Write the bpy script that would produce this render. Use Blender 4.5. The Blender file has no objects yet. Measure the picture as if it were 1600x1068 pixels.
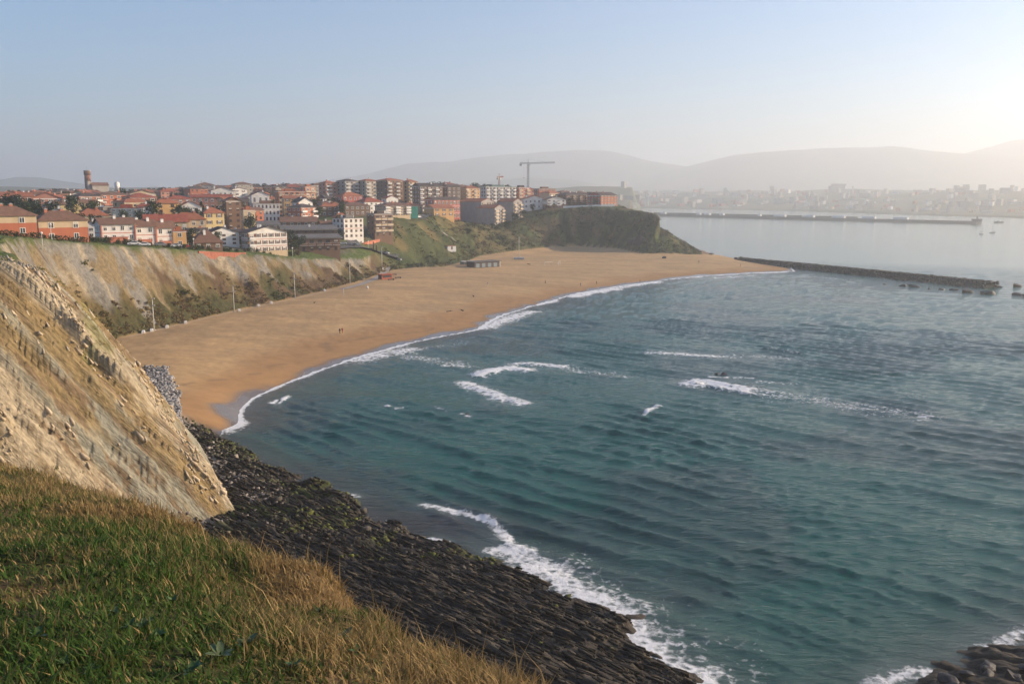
import bpy, math, random
import numpy as np
from mathutils import Vector
R = math.radians
random.seed(7)
RNG = np.random.default_rng(11)
sc = bpy.context.scene
C = sc.collection

# ------------------------------------------------------------------ camera, sky, sun, exposure
CAM_H = 45.0
FOC = 1386.0                       # focal length in photograph pixels (1600 wide)
PITCH = math.atan((534 - 306) / FOC)
cam_d = bpy.data.cameras.new('camera')
cam_d.sensor_width = 36.0
cam_d.lens = 36.0 * FOC / 1600.0
cam_d.clip_start = 0.1
cam_d.clip_end = 120000
cam = bpy.data.objects.new('camera', cam_d)
C.objects.link(cam)
cam.location = (0, 0, CAM_H)
cam.rotation_euler = (R(90) - PITCH, 0, 0)
sc.camera = cam

SUN_AZ, SUN_EL = 79.0, 18.0        # degrees to the right of the view direction, above the horizon
world = bpy.data.worlds.new('World')
sc.world = world
world.use_nodes = True
wn = world.node_tree.nodes
wn.clear()
sky = wn.new('ShaderNodeTexSky')
sky.sky_type = 'NISHITA'
sky.sun_disc = False
sky.sun_elevation = R(SUN_EL)
sky.sun_rotation = R(SUN_AZ)
sky.altitude = 20
sky.air_density = 1.2
sky.dust_density = 0.3
sky.ozone_density = 7.0
bg = wn.new('ShaderNodeBackground')
bg.inputs['Strength'].default_value = 0.105
wo = wn.new('ShaderNodeOutputWorld')
world.node_tree.links.new(sky.outputs[0], bg.inputs[0])
world.node_tree.links.new(bg.outputs[0], wo.inputs[0])

sun_d = bpy.data.lights.new('sun', 'SUN')
sun_d.energy = 5.0
sun_d.angle = R(0.6)
sun_d.color = (1.0, 0.785, 0.55)
sun = bpy.data.objects.new('sun', sun_d)
C.objects.link(sun)
SDIR = Vector((math.sin(R(SUN_AZ)) * math.cos(R(SUN_EL)), math.cos(R(SUN_AZ)) * math.cos(R(SUN_EL)), math.sin(R(SUN_EL))))
sun.rotation_euler = SDIR.to_track_quat('Z', 'Y').to_euler()
sun.location = (300, 100, 300)

sc.view_settings.view_transform = 'Standard'
sc.view_settings.look = 'None'
sc.view_settings.gamma = 1.0
sc.view_settings.exposure = 0.8
sc.cycles.max_bounces = 6
sc.cycles.diffuse_bounces = 2
sc.cycles.glossy_bounces = 2
sc.cycles.volume_bounces = 2
sc.cycles.use_adaptive_sampling = True
sc.cycles.caustics_reflective = False
sc.cycles.caustics_refractive = False
sc.cycles.sample_clamp_indirect = 4.0
HAZE = 2.6e-4

# ------------------------------------------------------------------ pixel helpers (photograph pixels to world points)
SP, CP = math.sin(PITCH), math.cos(PITCH)
def slopes(px, py):
    yc = FOC * CP - (py - 534) * SP
    zc = -FOC * SP - (py - 534) * CP
    return (px - 800) / yc, zc / yc
def PZ(px, py, z=0.0):             # where the ray meets the height z
    kx, kz = slopes(px, py)
    Y = (z - CAM_H) / kz
    return (kx * Y, Y, z)
def PY(px, py, Y):                 # the point of the ray at distance Y
    kx, kz = slopes(px, py)
    return (kx * Y, Y, CAM_H + kz * Y)

# ------------------------------------------------------------------ noise
def _hash(ix, iy, seed):
    h = (ix.astype(np.int64) * 374761393 + iy.astype(np.int64) * 668265263 + seed * 974711) & 0x7fffffff
    h = ((h ^ (h >> 13)) * 1274126177) & 0x7fffffff
    return ((h ^ (h >> 16)) & 0xffff) / 65535.0
def vnoise(x, y, seed=0):
    x = np.asarray(x, float); y = np.asarray(y, float)
    ix = np.floor(x); iy = np.floor(y)
    fx = x - ix; fy = y - iy
    fx = fx * fx * fx * (fx * (fx * 6 - 15) + 10); fy = fy * fy * fy * (fy * (fy * 6 - 15) + 10)
    a = _hash(ix, iy, seed); b = _hash(ix + 1, iy, seed); c = _hash(ix, iy + 1, seed); d = _hash(ix + 1, iy + 1, seed)
    return (a * (1 - fx) + b * fx) * (1 - fy) + (c * (1 - fx) + d * fx) * fy   # 0..1
def fbm(x, y, octv=4, seed=0, gain=0.5):
    t = 0; a = 1; s = 0
    for k in range(octv):
        t = t + a * vnoise(x * 2 ** k + 17.3 * k, y * 2 ** k - 9.1 * k, seed + k); s += a; a *= gain
    return t / s
def ridged(x, y, octv=4, seed=0):
    t = 0; a = 1; s = 0
    for k in range(octv):
        t = t + a * (1 - np.abs(2 * vnoise(x * 2 ** k + 31 * k, y * 2 ** k, seed + k) - 1)); s += a; a *= 0.5
    return t / s
def sstep(a, b, x):
    t = np.clip((x - a) / (b - a), 0, 1)
    return t * t * (3 - 2 * t)
def lerp(a, b, t): return a + (b - a) * t
def mixc(c0, c1, t): return c0 + (np.asarray(c1) - c0) * t[:, None]

# ------------------------------------------------------------------ materials
MATS = {}
def nodes_of(name):
    m = bpy.data.materials.new(name); m.use_nodes = True
    nt = m.node_tree
    b = nt.nodes['Principled BSDF']
    MATS[name] = m
    return m, nt, nt.nodes, nt.links, b
def mat(name, col, rough=0.8, var=0.15, scale=1.5, bump=0.0, bscale=8.0, metal=0.0, spec=0.3, coat=0.0, wave=None):
    m, nt, N, L, b = nodes_of(name)
    tc = N.new('ShaderNodeTexCoord')
    nz = N.new('ShaderNodeTexNoise'); nz.inputs['Scale'].default_value = scale; nz.inputs['Detail'].default_value = 6
    L.new(tc.outputs['Object'], nz.inputs['Vector'])
    rp = N.new('ShaderNodeMapRange')
    rp.inputs['From Min'].default_value = 0.3; rp.inputs['From Max'].default_value = 0.7
    rp.inputs['To Min'].default_value = 1 - var; rp.inputs['To Max'].default_value = 1 + var
    L.new(nz.outputs['Fac'], rp.inputs['Value'])
    oi = N.new('ShaderNodeObjectInfo')
    rr = N.new('ShaderNodeMapRange'); rr.inputs['To Min'].default_value = 1 - var * 0.6; rr.inputs['To Max'].default_value = 1 + var * 0.6
    L.new(oi.outputs['Random'], rr.inputs['Value'])
    mu = N.new('ShaderNodeMath'); mu.operation = 'MULTIPLY'
    L.new(rp.outputs[0], mu.inputs[0]); L.new(rr.outputs[0], mu.inputs[1])
    vm = N.new('ShaderNodeVectorMath'); vm.operation = 'SCALE'
    vm.inputs[0].default_value = col; L.new(mu.outputs[0], vm.inputs['Scale'])
    L.new(vm.outputs[0], b.inputs['Base Color'])
    b.inputs['Roughness'].default_value = rough; b.inputs['Metallic'].default_value = metal
    b.inputs['Specular IOR Level'].default_value = spec
    b.inputs['Coat Weight'].default_value = coat
    if bump or wave:
        bp = N.new('ShaderNodeBump'); bp.inputs['Strength'].default_value = bump or 0.5; bp.inputs['Distance'].default_value = 0.05
        if wave:
            w = N.new('ShaderNodeTexWave'); w.bands_direction = wave; w.inputs['Scale'].default_value = 1.6
            w.inputs['Distortion'].default_value = 0.6
            L.new(tc.outputs['Object'], w.inputs['Vector']); L.new(w.outputs['Fac'], bp.inputs['Height'])
        else:
            n2 = N.new('ShaderNodeTexNoise'); n2.inputs['Scale'].default_value = bscale; n2.inputs['Detail'].default_value = 4
            L.new(tc.outputs['Object'], n2.inputs['Vector']); L.new(n2.outputs['Fac'], bp.inputs['Height'])
        L.new(bp.outputs[0], b.inputs['Normal'])
    return m
def attr_mat(name, rough=0.95, nscale=0.8, var=0.35, bump=0.6, bdist=0.3, bscale=1.0, spec=0.15, translucent=0.0, rough_attr=None, axes=None):
    """colour of the thing itself from the mesh's Col attribute, broken up by fine noise"""
    m, nt, N, L, b = nodes_of(name)
    at = N.new('ShaderNodeAttribute'); at.attribute_name = 'Col'
    g = N.new('ShaderNodeNewGeometry'); pos = g.outputs['Position']
    if axes:                                          # grain drawn out along the strata
        cb = N.new('ShaderNodeCombineXYZ')
        for i, ax in enumerate(axes):
            dt = N.new('ShaderNodeVectorMath'); dt.operation = 'DOT_PRODUCT'; L.new(pos, dt.inputs[0]); dt.inputs[1].default_value = ax; L.new(dt.outputs['Value'], cb.inputs[i])
        pos = cb.outputs[0]
    nz = N.new('ShaderNodeTexNoise'); nz.inputs['Scale'].default_value = nscale; nz.inputs['Detail'].default_value = 8; nz.inputs['Roughness'].default_value = 0.65
    L.new(pos, nz.inputs['Vector'])
    rp = N.new('ShaderNodeMapRange')
    rp.inputs['From Min'].default_value = 0.28; rp.inputs['From Max'].default_value = 0.72
    rp.inputs['To Min'].default_value = 1 - var; rp.inputs['To Max'].default_value = 1 + var
    L.new(nz.outputs['Fac'], rp.inputs['Value'])
    vm = N.new('ShaderNodeVectorMath'); vm.operation = 'SCALE'
    L.new(at.outputs['Color'], vm.inputs[0]); L.new(rp.outputs[0], vm.inputs['Scale'])
    L.new(vm.outputs[0], b.inputs['Base Color'])
    b.inputs['Roughness'].default_value = rough; b.inputs['Specular IOR Level'].default_value = spec
    if rough_attr:
        a2 = N.new('ShaderNodeAttribute'); a2.attribute_name = rough_attr
        mr = N.new('ShaderNodeMapRange'); mr.inputs['To Min'].default_value = rough; mr.inputs['To Max'].default_value = 0.18
        L.new(a2.outputs['Fac'], mr.inputs['Value']); L.new(mr.outputs[0], b.inputs['Roughness'])
        m3 = N.new('ShaderNodeMapRange'); m3.inputs['To Min'].default_value = spec; m3.inputs['To Max'].default_value = 0.5
        L.new(a2.outputs['Fac'], m3.inputs['Value']); L.new(m3.outputs[0], b.inputs['Specular IOR Level'])
    if bump:
        n2 = N.new('ShaderNodeTexNoise'); n2.inputs['Scale'].default_value = bscale; n2.inputs['Detail'].default_value = 7; n2.inputs['Roughness'].default_value = 0.65
        L.new(pos, n2.inputs['Vector'])
        bp = N.new('ShaderNodeBump'); bp.inputs['Strength'].default_value = bump; bp.inputs['Distance'].default_value = bdist
        L.new(n2.outputs['Fac'], bp.inputs['Height']); L.new(bp.outputs[0], b.inputs['Normal'])
    if translucent:
        tr = N.new('ShaderNodeBsdfTranslucent'); L.new(vm.outputs[0], tr.inputs['Color'])
        mx = N.new('ShaderNodeMixShader'); mx.inputs[0].default_value = translucent
        L.new(b.outputs[0], mx.inputs[1]); L.new(tr.outputs[0], mx.inputs[2])
        L.new(mx.outputs[0], N['Material Output'].inputs['Surface'])
    return m

# ------------------------------------------------------------------ object helpers
def link(o, parent=None):
    C.objects.link(o)
    if parent is not None: o.parent = parent
    return o
def tag(o, label=None, cat=None, group=None, kind=None):
    if label: o['label'] = label
    if cat: o['category'] = cat
    if group: o['group'] = group
    if kind: o['kind'] = kind
    return o
def empty(name, loc, rz=0.0):
    o = bpy.data.objects.new(name, None); o.location = loc; o.rotation_euler = (0, 0, rz)
    o.empty_display_size = 0.5
    return link(o)
def np_mesh(name, V, F, mats, cols=None, smooth=True, mi=None, extra=None):
    """V (n,3), F (m,3|4) numpy -> mesh, quick"""
    me = bpy.data.meshes.new(name)
    V = np.asarray(V, np.float32); F = np.asarray(F, np.int32)
    k = F.shape[1]
    me.vertices.add(len(V)); me.vertices.foreach_set('co', V.ravel())
    me.loops.add(F.size); me.loops.foreach_set('vertex_index', F.ravel())
    me.polygons.add(len(F)); me.polygons.foreach_set('loop_start', np.arange(0, F.size, k, dtype=np.int32))
    me.polygons.foreach_set('loop_total', np.full(len(F), k, np.int32))
    if smooth: me.polygons.foreach_set('use_smooth', np.ones(len(F), bool))
    for m in mats: me.materials.append(m)
    if mi is not None: me.polygons.foreach_set('material_index', np.asarray(mi, np.int32))
    me.update(calc_edges=True); me.validate()
    if cols is not None:
        a = me.attributes.new('Col', 'FLOAT_COLOR', 'POINT')
        c4 = np.ones((len(V), 4), np.float32); c4[:, :3] = np.clip(cols, 0.003, 0.9)
        a.data.foreach_set('color', c4.ravel())
    for nm, arr in (extra or {}).items():
        a = me.attributes.new(nm, 'FLOAT', 'POINT'); a.data.foreach_set('value', np.asarray(arr, np.float32))
    return me
class MB:
    """collects boxes, prisms and tubes into one mesh"""
    def __init__(s): s.v = []; s.f = []; s.m = []
    def add(s, vs, fs, mi=0):
        o = len(s.v); s.v += [tuple(v) for v in vs]
        for f in fs: s.f.append(tuple(i + o for i in f)); s.m.append(mi)
        return s
    def box(s, x0, x1, y0, y1, z0, z1, mi=0):
        return s.add([(x0, y0, z0), (x1, y0, z0), (x1, y1, z0), (x0, y1, z0), (x0, y0, z1), (x1, y0, z1), (x1, y1, z1), (x0, y1, z1)],
                     [(0, 3, 2, 1), (4, 5, 6, 7), (0, 1, 5, 4), (1, 2, 6, 5), (2, 3, 7, 6), (3, 0, 4, 7)], mi)
    def tube(s, p0, p1, r0, r1=None, n=6, mi=0, cap=True):
        r1 = r0 if r1 is None else r1
        p0 = Vector(p0); p1 = Vector(p1); d = (p1 - p0).normalized()
        a = d.orthogonal().normalized(); b = d.cross(a)
        vs = []
        for p, r in ((p0, r0), (p1, r1)):
            for i in range(n):
                t = 2 * math.pi * i / n; vs.append(p + a * (r * math.cos(t)) + b * (r * math.sin(t)))
        fs = [(i, (i + 1) % n, n + (i + 1) % n, n + i) for i in range(n)]
        if cap: fs += [tuple(range(n - 1, -1, -1)), tuple(range(n, 2 * n))]
        return s.add(vs, fs, mi)
    def loft(s, rings, mi=0, caps=True):
        n = len(rings[0]); vs = [v for r in rings for v in r]; fs = []
        for k in range(len(rings) - 1):
            for i in range(n): fs.append((k * n + i, k * n + (i + 1) % n, (k + 1) * n + (i + 1) % n, (k + 1) * n + i))
        if caps: fs += [tuple(range(n - 1, -1, -1)), tuple(range((len(rings) - 1) * n, len(rings) * n))]
        return s.add(vs, fs, mi)
    def mesh(s, name, mats, smooth=False):
        me = bpy.data.meshes.new(name); me.from_pydata(s.v, [], s.f)
        for m in mats: me.materials.append(m)
        me.polygons.foreach_set('material_index', s.m)
        if smooth: me.polygons.foreach_set('use_smooth', [True] * len(s.f))
        me.update()
        return me
    def build(s, name, mats, parent=None, smooth=False):
        if not isinstance(mats, (list, tuple)): mats = [mats]
        return link(bpy.data.objects.new(name, s.mesh(name, mats, smooth)), parent)
def inst(name, me, parent=None, loc=(0, 0, 0), rot=(0, 0, 0), scale=(1, 1, 1)):
    o = bpy.data.objects.new(name, me); o.location = loc; o.rotation_euler = rot; o.scale = scale
    return link(o, parent)
def copy_tree(o, parent=None):
    c = o.copy(); C.objects.link(c); c.parent = parent
    for ch in list(o.children): copy_tree(ch, c)
    return c

# ------------------------------------------------------------------ the lie of the land
def seg_nearest(px_, py_, poly, attrs):
    """nearest distance to a polyline, with attributes interpolated at the nearest point, and the length along it"""
    best = np.full(px_.shape, 1e18); out = [np.zeros(px_.shape) for _ in attrs]; sl = np.zeros(px_.shape)
    acc = 0.0
    for i in range(len(poly) - 1):
        ax, ay = poly[i][0], poly[i][1]; bx, by = poly[i + 1][0], poly[i + 1][1]
        dx, dy = bx - ax, by - ay; l2 = dx * dx + dy * dy; ln = math.sqrt(l2)
        t = np.clip(((px_ - ax) * dx + (py_ - ay) * dy) / l2, 0, 1)
        q = (px_ - ax - t * dx) ** 2 + (py_ - ay - t * dy) ** 2
        w = q < best
        best = np.where(w, q, best); sl = np.where(w, acc + t * ln, sl)
        for k, a in enumerate(attrs): out[k] = np.where(w, a[i] + (a[i + 1] - a[i]) * t, out[k])
        acc += ln
    return np.sqrt(best), sl, out
def inside(px_, py_, poly):
    c = np.zeros(px_.shape, bool); n = len(poly); j = n - 1
    for i in range(n):
        xi, yi = poly[i][0], poly[i][1]; xj, yj = poly[j][0], poly[j][1]
        if yi != yj:
            c ^= ((yi > py_) != (yj > py_)) & (px_ < (xj - xi) * (py_ - yi) / (yj - yi) + xi)
        j = i
    return c
# foot of the cliffs, from under the camera round the bay to the headland: x, y, foot height, width of the slope
BASE = [(90, 20, 2, 40), (60, 40, 3, 40), (30, 52, 3.5, 40), (6, 62, 4, 42), (-12, 70, 4.5, 42), (-26, 74, 5, 36), (-42, 72, 7, 26), (-56, 78, 8, 24), (-54, 90, 6, 24),
        (-46, 103, 4, 22), (-37, 114, 3, 20), (-42, 124, 3, 20), (-62, 155, 3.5, 22), (-84, 192, 4, 23), (-105, 230, 4, 21), (-115.5, 256, 4, 18), (-111, 273, 4, 18),
        (-101, 320, 4, 18), (-89, 361, 4, 18), (-77, 419, 4, 15), (-70, 470, 4, 8), (-66, 492, 4.5, 10), (-56, 503, 5, 16), (-40, 505, 5, 22), (-27, 560, 5, 34), (-22, 600, 5, 34), (2, 640, 6, 34),
        (30, 690, 6, 30), (54, 694, 6, 30), (78, 672, 6, 34), (95, 640, 4, 42), (118, 642, 4, 60), (140, 655, 0.5, 66), (148, 690, 0.3, 66), (150, 760, 0.3, 60), (140, 900, 0.3, 60), (160, 1300, 0.3, 80)]
BASE_POLY = [(b[0], b[1]) for b in BASE] + [(200, 2500), (-3000, 2500), (-3000, -300), (90, -300)]
# the water's edge
WPX = [(345, 673), (372, 661), (374, 640), (392, 622), (440, 600), (500, 577), (560, 558), (640, 535), (700, 523), (752, 514), (775, 495), (830, 478), (895, 460), (960, 448), (1040, 437), (1110, 430), (1180, 426), (1240, 424)]
WNEAR = [(1050, 1060), (980, 1000), (962, 965), (870, 925), (800, 893), (690, 853), (640, 840), (560, 792), (500, 764), (440, 744), (400, 722), (352, 694), (330, 682)]
WATER = [(130, 30), (92, 62), (75, 82), (60, 88), (52, 84), (45, 79.5), (38, 75.5), (30, 68), (20, 69)] + [PZ(a, b)[:2] for a, b in WNEAR] + [PZ(a, b)[:2] for a, b in WPX] + \
        [(176, 560), (172, 600), (162, 640), (154, 670), (158, 700), (160, 770), (150, 900), (170, 1300)]
WATER_POLY = WATER + [(220, 2500), (-3000, 2500), (-3000, -300), (130, -300)]
# heights of the plateau behind the cliffs: pixel, pixel, distance
CTRL = [PY(*a) for a in [(-200, 385, 125), (-60, 407, 124), (0, 419, 124), (0, 370, 210), (-160, 362, 200), (100, 377, 250), (170, 382, 285), (300, 390, 330), (430, 398, 390), (520, 402, 440), (585, 407, 476),
        (50, 372, 280), (210, 380, 325), (400, 391, 400), (560, 383, 482), (500, 390, 455), (600, 398, 505), (650, 402, 535), (620, 352, 545), (700, 346, 600), (655, 372, 550), (690, 392, 545), (735, 372, 600),
        (760, 354, 690), (740, 350, 700), (795, 350, 700), (690, 338, 625), (800, 342, 690), (830, 325, 745), (900, 322, 742), (965, 322, 748), (1010, 330, 745), (540, 366, 505), (590, 360, 530), (470, 372, 480),
        (200, 342, 450), (50, 342, 450), (450, 352, 520), (550, 338, 590), (330, 352, 450), (640, 335, 600), (100, 310, 750), (300, 309, 800), (-100, 312, 700), (500, 306, 800), (700, 306, 850), (850, 315, 850), (950, 320, 900)]] + \
       [(-500, 500, 42), (-600, 900, 46), (-200, 1200, 46), (100, 1200, 36), (-400, 1500, 40), (-160, 60, 44), (-60, 20, 44), (-30, -40, 44), (-200, 150, 44), (-95, 100, 42), (0, 30, 40), (130, 680, 30), (140, 800, 26)]
_c = np.array(CTRL, float)
def _U(r2): return np.where(r2 > 1e-9, r2 * np.log(r2 + 1e-12), 0.0)
_sc = 300.0
_X = _c[:, :2] / _sc; _n = len(_X)
_K = _U(((_X[:, None] - _X[None]) ** 2).sum(-1)) + np.eye(_n) * 0.004
_P = np.hstack([np.ones((_n, 1)), _X])
_A = np.block([[_K, _P], [_P.T, np.zeros((3, 3))]])
_W = np.linalg.solve(_A, np.concatenate([_c[:, 2], np.zeros(3)]))
def plateau(x, y):
    X = np.stack([x / _sc, y / _sc], -1); z = _W[_n] + _W[_n + 1] * X[..., 0] + _W[_n + 2] * X[..., 1]
    for i in range(_n):
        z = z + _W[i] * _U((X[..., 0] - _X[i, 0]) ** 2 + (X[..., 1] - _X[i, 1]) ** 2)
    return np.clip(z, 6, 60)
BZ = [b[2] for b in BASE]; BW = [b[3] for b in BASE]
STR = np.array([0.755, -0.656])         # the run of the rock strata on the shelf
def land(x, y, full=False):
    x = np.asarray(x, float); y = np.asarray(y, float)
    wob = (fbm(x / 14, y / 14, 3, 5) - 0.5) * 5
    dA, sA, (zA, wA) = seg_nearest(x, y, BASE[:11], (BZ[:11], BW[:11])); dB, sB, (zB, wB) = seg_nearest(x, y, BASE[10:], (BZ[10:], BW[10:]))
    first = dA < dB
    s = np.where(first, sA, sB + 220.0); wt = 1 / (1 + np.exp(np.clip((dA - dB) * 0.7, -40, 40))); zb = zA * wt + zB * (1 - wt); w = wA * wt + wB * (1 - wt)
    d = np.minimum(dA, dB); dsoft = d - np.log1p(np.exp(-0.4 * np.abs(dA - dB))) / 0.4 * sstep(2, 8, d)      # rounds the ridge of the spur
    ins = inside(x, y, BASE_POLY)
    d = np.where(ins, lerp(d, dsoft, sstep(180, 150, y)), -d)
    dw, sw, _ = seg_nearest(x, y, WATER, ())
    dw = np.where(inside(x, y, WATER_POLY), dw, -dw)
    dw = dw + ((fbm(x / 5, y / 5, 4, 111) - 0.5) * 6.5 + (fbm(x / 1.4, y / 1.4, 3, 113) - 0.5) * 1.6) * sstep(168, 156, y + 0.25 * (x + 60)) * sstep(9, 4, np.abs(dw))
    p = plateau(x, y)
    near = sstep(150, 125, y)                     # the pale cliff close by
    head = sstep(-80, -20, x) * sstep(480, 560, y)
    u = (d + wob * sstep(0, 12, d) * (1 - 0.6 * near)) / w
    uc = np.clip(u, 0, 1)
    f = uc * 0.62 + 0.38 * uc ** 2
    f = lerp(f, 1 - (1 - uc) ** 1.25, near)
    f = lerp(f, 1 - (1 - uc) ** 1.5, head * 0.8)
    hump = 4 * uc * (1 - uc)
    z = zb + (np.maximum(p, zb) - zb) * f
    # gullies run down the slope
    g = ridged(s / 11 + 0.5 * fbm(x / 20, y / 20, 2, 3), d / 60 + 3, 4, 21) - 0.55
    g2 = ridged(s / 3.2 + 0.8 * fbm(x / 9, y / 9, 2, 8), d / 16, 3, 33) - 0.55
    g3 = ridged(s / 1.5 + 0.9 * fbm(x / 4, y / 4, 2, 9), d / 7, 3, 39) - 0.55
    z = z + hump * (1 - near) * (g * 6.5 * sstep(150, 225, y) + (g2 * 3.0 + g3 * 1.3) * sstep(160, 220, y)) * (1 - 0.35 * head)
    # near cliff: diagonal ribs of broken strata
    a = (x * 0.55 - y * 0.25 + z * 0.8); bb = (x * 0.4 + y * 0.9 + z * 0.38)
    rib = ridged(bb / 5.0 + 0.6 * fbm(a / 9, bb / 9, 3, 4), a / 22, 4, 51) - 0.55
    blk = fbm(bb / 1.3, a / 2.6, 4, 61, 0.6) - 0.5
    rib2 = ridged(bb / 1.7 + 1.2 * fbm(a / 6, bb / 6, 3, 64), a / 8 + 0.4 * bb, 3, 57) - 0.55
    blocks = 0
    for bw, bl, am, sd in ((2.6, 6.0, 1.3, 71), (1.0, 2.4, 0.75, 73), (0.45, 1.0, 0.40, 75)):   # broken beds: each block stands at its own height
        q1 = np.floor(bb / bw + 0.9 * fbm(a / 5, bb / 5, 2, sd)); q2 = np.floor(a / bl + _hash(q1, q1 * 0 + 3, sd) * 3 + 0.5 * fbm(bb / 3, a / 3, 2, sd + 1))
        blocks = blocks + (_hash(q1, q2, sd) - 0.5) * am
    z = z + near * sstep(0.0, 0.15, uc) * (rib * 3.8 + (blk * 1.6 + rib2 * 1.6 + blocks) * (0.12 + 0.88 * sstep(0.6, 0.95, wt)) + (fbm(x / 7, y / 7, 3, 66) - 0.5) * 2.5) * sstep(1.25, 0.75, u)
    z = z + sstep(0, 3, d) * (fbm(x / 3, y / 3, 3, 71) - 0.5) * 0.9 * (1 - near)
    # beach or shelf seaward of the foot
    t = np.clip(dw, 0, None) / (np.clip(dw, 0, None) + np.clip(-d, 0, None) + 1e-6)
    zs = lerp(zb, 4.5, sstep(-2, -14, d) * sstep(165, 185, y))
    bz = zs * (1 - (1 - t) ** 1.6)
    shelf = np.clip(sstep(172, 160, y + 0.25 * (x + 60)) * 1.0, 0, 1)
    v = x * 0.656 + y * 0.755; al = x * STR[0] + y * STR[1]
    warp = 0.9 * (fbm(al / 16, v / 16, 3, 81) - 0.5)
    saw = ridged(v / 2.4 + warp, al / 30 + 0.3 * warp, 4, 85)
    brk = fbm(al / 4.5, v / 0.8, 3, 91)
    fine = ridged(v / 0.8 + warp * 2, al / 9, 3, 88)
    strata = (saw - 0.55) * 1.0 + (fine - 0.55) * 0.8 + (brk - 0.5) * 0.7 + (fbm(x / 5, y / 5, 3, 95) - 0.5) * 1.2
    shz = strata * sstep(-2.5, 1.5, dw) * 0.9 + 0.25 * sstep(0, 1.5, dw)
    sand = (fbm(x / 9, y / 9, 4, 101) - 0.5) * 0.35 * sstep(4, 14, dw) + (fbm(x / 1.6, y / 1.6, 3, 107) - 0.5) * 0.16 * sstep(8, 20, dw)
    low = np.where(dw > 0, bz, np.maximum(dw * 0.07, -4)) + lerp(sand, shz, shelf)
    k = sstep(-1.2, 0.8, d)
    z = low * (1 - k) + z * k
    if full: return z, dict(d=d, s=s, u=u, uc=uc, dw=dw, sw=sw, near=near, head=head, shelf=shelf, p=p, rib=rib, blk=blk, g=g, g2=g2, strata=strata, fine=fine, saw=saw, brk=brk)
    return z
def gz(x, y): return float(land(np.array([x]), np.array([y]))[0])
def polar(azs, rs):
    A, Rr = np.meshgrid(azs, rs, indexing='xy')
    X = np.sin(A) * Rr; Y = np.cos(A) * Rr
    nr, na = X.shape
    i = np.arange(nr * na).reshape(nr, na)
    F = np.stack([i[:-1, :-1], i[:-1, 1:], i[1:, 1:], i[1:, :-1]], -1).reshape(-1, 4)
    return X.ravel(), Y.ravel(), F
def steps(bands):
    r = [bands[0][0]]
    for (a, b, q) in bands:
        n = max(2, int(math.log(b / a) / q)); r += list(a * (b / a) ** (np.arange(1, n + 1) / n))
    return np.array(r)
def submesh(V, F, keep, cols=None, extra=None):
    F = F[keep]; used = np.unique(F); mp = np.full(len(V), -1); mp[used] = np.arange(len(used))
    return V[used], mp[F], (None if cols is None else cols[used]), {k: v[used] for k, v in (extra or {}).items()}

# ------------------------------------------------------------------ ground: cliffs and hill, beach, rock shelf
M_CLIFF = attr_mat('cliff_earth', nscale=0.9, var=0.4, bump=0.9, bdist=0.5, bscale=0.9)
M_SAND = attr_mat('beach_sand', nscale=0.25, var=0.14, bump=0.35, bdist=0.12, bscale=0.7, rough_attr='wet')
M_SHELF = attr_mat('shelf_rock', rough=0.75, nscale=1.6, var=0.6, bump=1.0, bdist=0.4, bscale=4.5, spec=0.3, axes=((0.06, -0.052, 0), (0.656, 0.755, 0), (0, 0, 0.6)))
M_NEAR = attr_mat('near_cliff_marl', nscale=2.2, var=0.55, bump=1.0, bdist=0.5, bscale=2.4, axes=((0.35, -0.15, 0.45), (0.4, 0.9, 0.38), (0.4, -0.3, 0.6)))
azs = np.radians(np.concatenate([np.arange(-46, -31, 0.2), np.arange(-31, 16, 0.075), np.arange(16, 34.01, 0.2)]))
rs = steps([(52, 70, 0.006), (70, 104, 0.0034), (104, 146, 0.0022), (146, 165, 0.0034), (165, 340, 0.0034), (340, 800, 0.0055), (800, 1700, 0.03)])
X, Y, F = polar(azs, rs)
Z, D = land(X, Y, True)
V = np.stack([X, Y, Z], 1)
n = len(X); o1 = np.ones(n)
c = np.tile(np.array([0.13, 0.12, 0.075]), (n, 1))                       # open ground in the town
nA = fbm(X / 18, Y / 18, 4, 201); nB = fbm(X / 5, Y / 5, 4, 211); nC = fbm(X / 40, Y / 40, 3, 221)
c = mixc(c, (0.10, 0.135, 0.035), sstep(0.42, 0.6, nA))
# far cliff: pale marl above, brown scrub and green below
u = D['u']; s = D['s']; d = D['d']
stre = ridged(s / 4.5 + 0.6 * nB, d / 45, 3, 231)
marl = mixc(np.tile(np.array([0.33, 0.27, 0.18]), (n, 1)), (0.20, 0.185, 0.155), sstep(0.4, 0.7, stre))
marl = mixc(marl, (0.15, 0.13, 0.105), sstep(-0.02, -0.16, D['g2']) * 0.75)
marl = mixc(marl, (0.20, 0.145, 0.07), sstep(0.50, 0.62, nB) * 0.85)
scrub = mixc(np.tile(np.array([0.125, 0.092, 0.038]), (n, 1)), (0.07, 0.066, 0.025), sstep(0.52, 0.75, fbm(X / 8, Y / 8, 4, 241)))
scrub = mixc(scrub, (0.055, 0.056, 0.021), sstep(0.45, 0.12, u + (nB - 0.5) * 0.5) * 0.85)
scrub = mixc(scrub, (0.10, 0.065, 0.035), sstep(0.56, 0.66, fbm(X / 11, Y / 11, 3, 247)))
rock = sstep(-0.07, 0.07, (u - 0.68) + (nC - 0.5) * 1.1 + (ridged(s / 13 + nA, d / 90, 3, 251) - 0.55) * 1.1)
cl = scrub + (marl - scrub) * rock[:, None]
cl = mixc(cl, (0.085, 0.10, 0.03), sstep(0.93, 1.02, u + (nB - 0.5) * 0.2))
slope_zone = sstep(1.08, 1.0, u)
c = c + (cl - c) * slope_zone[:, None]
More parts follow.
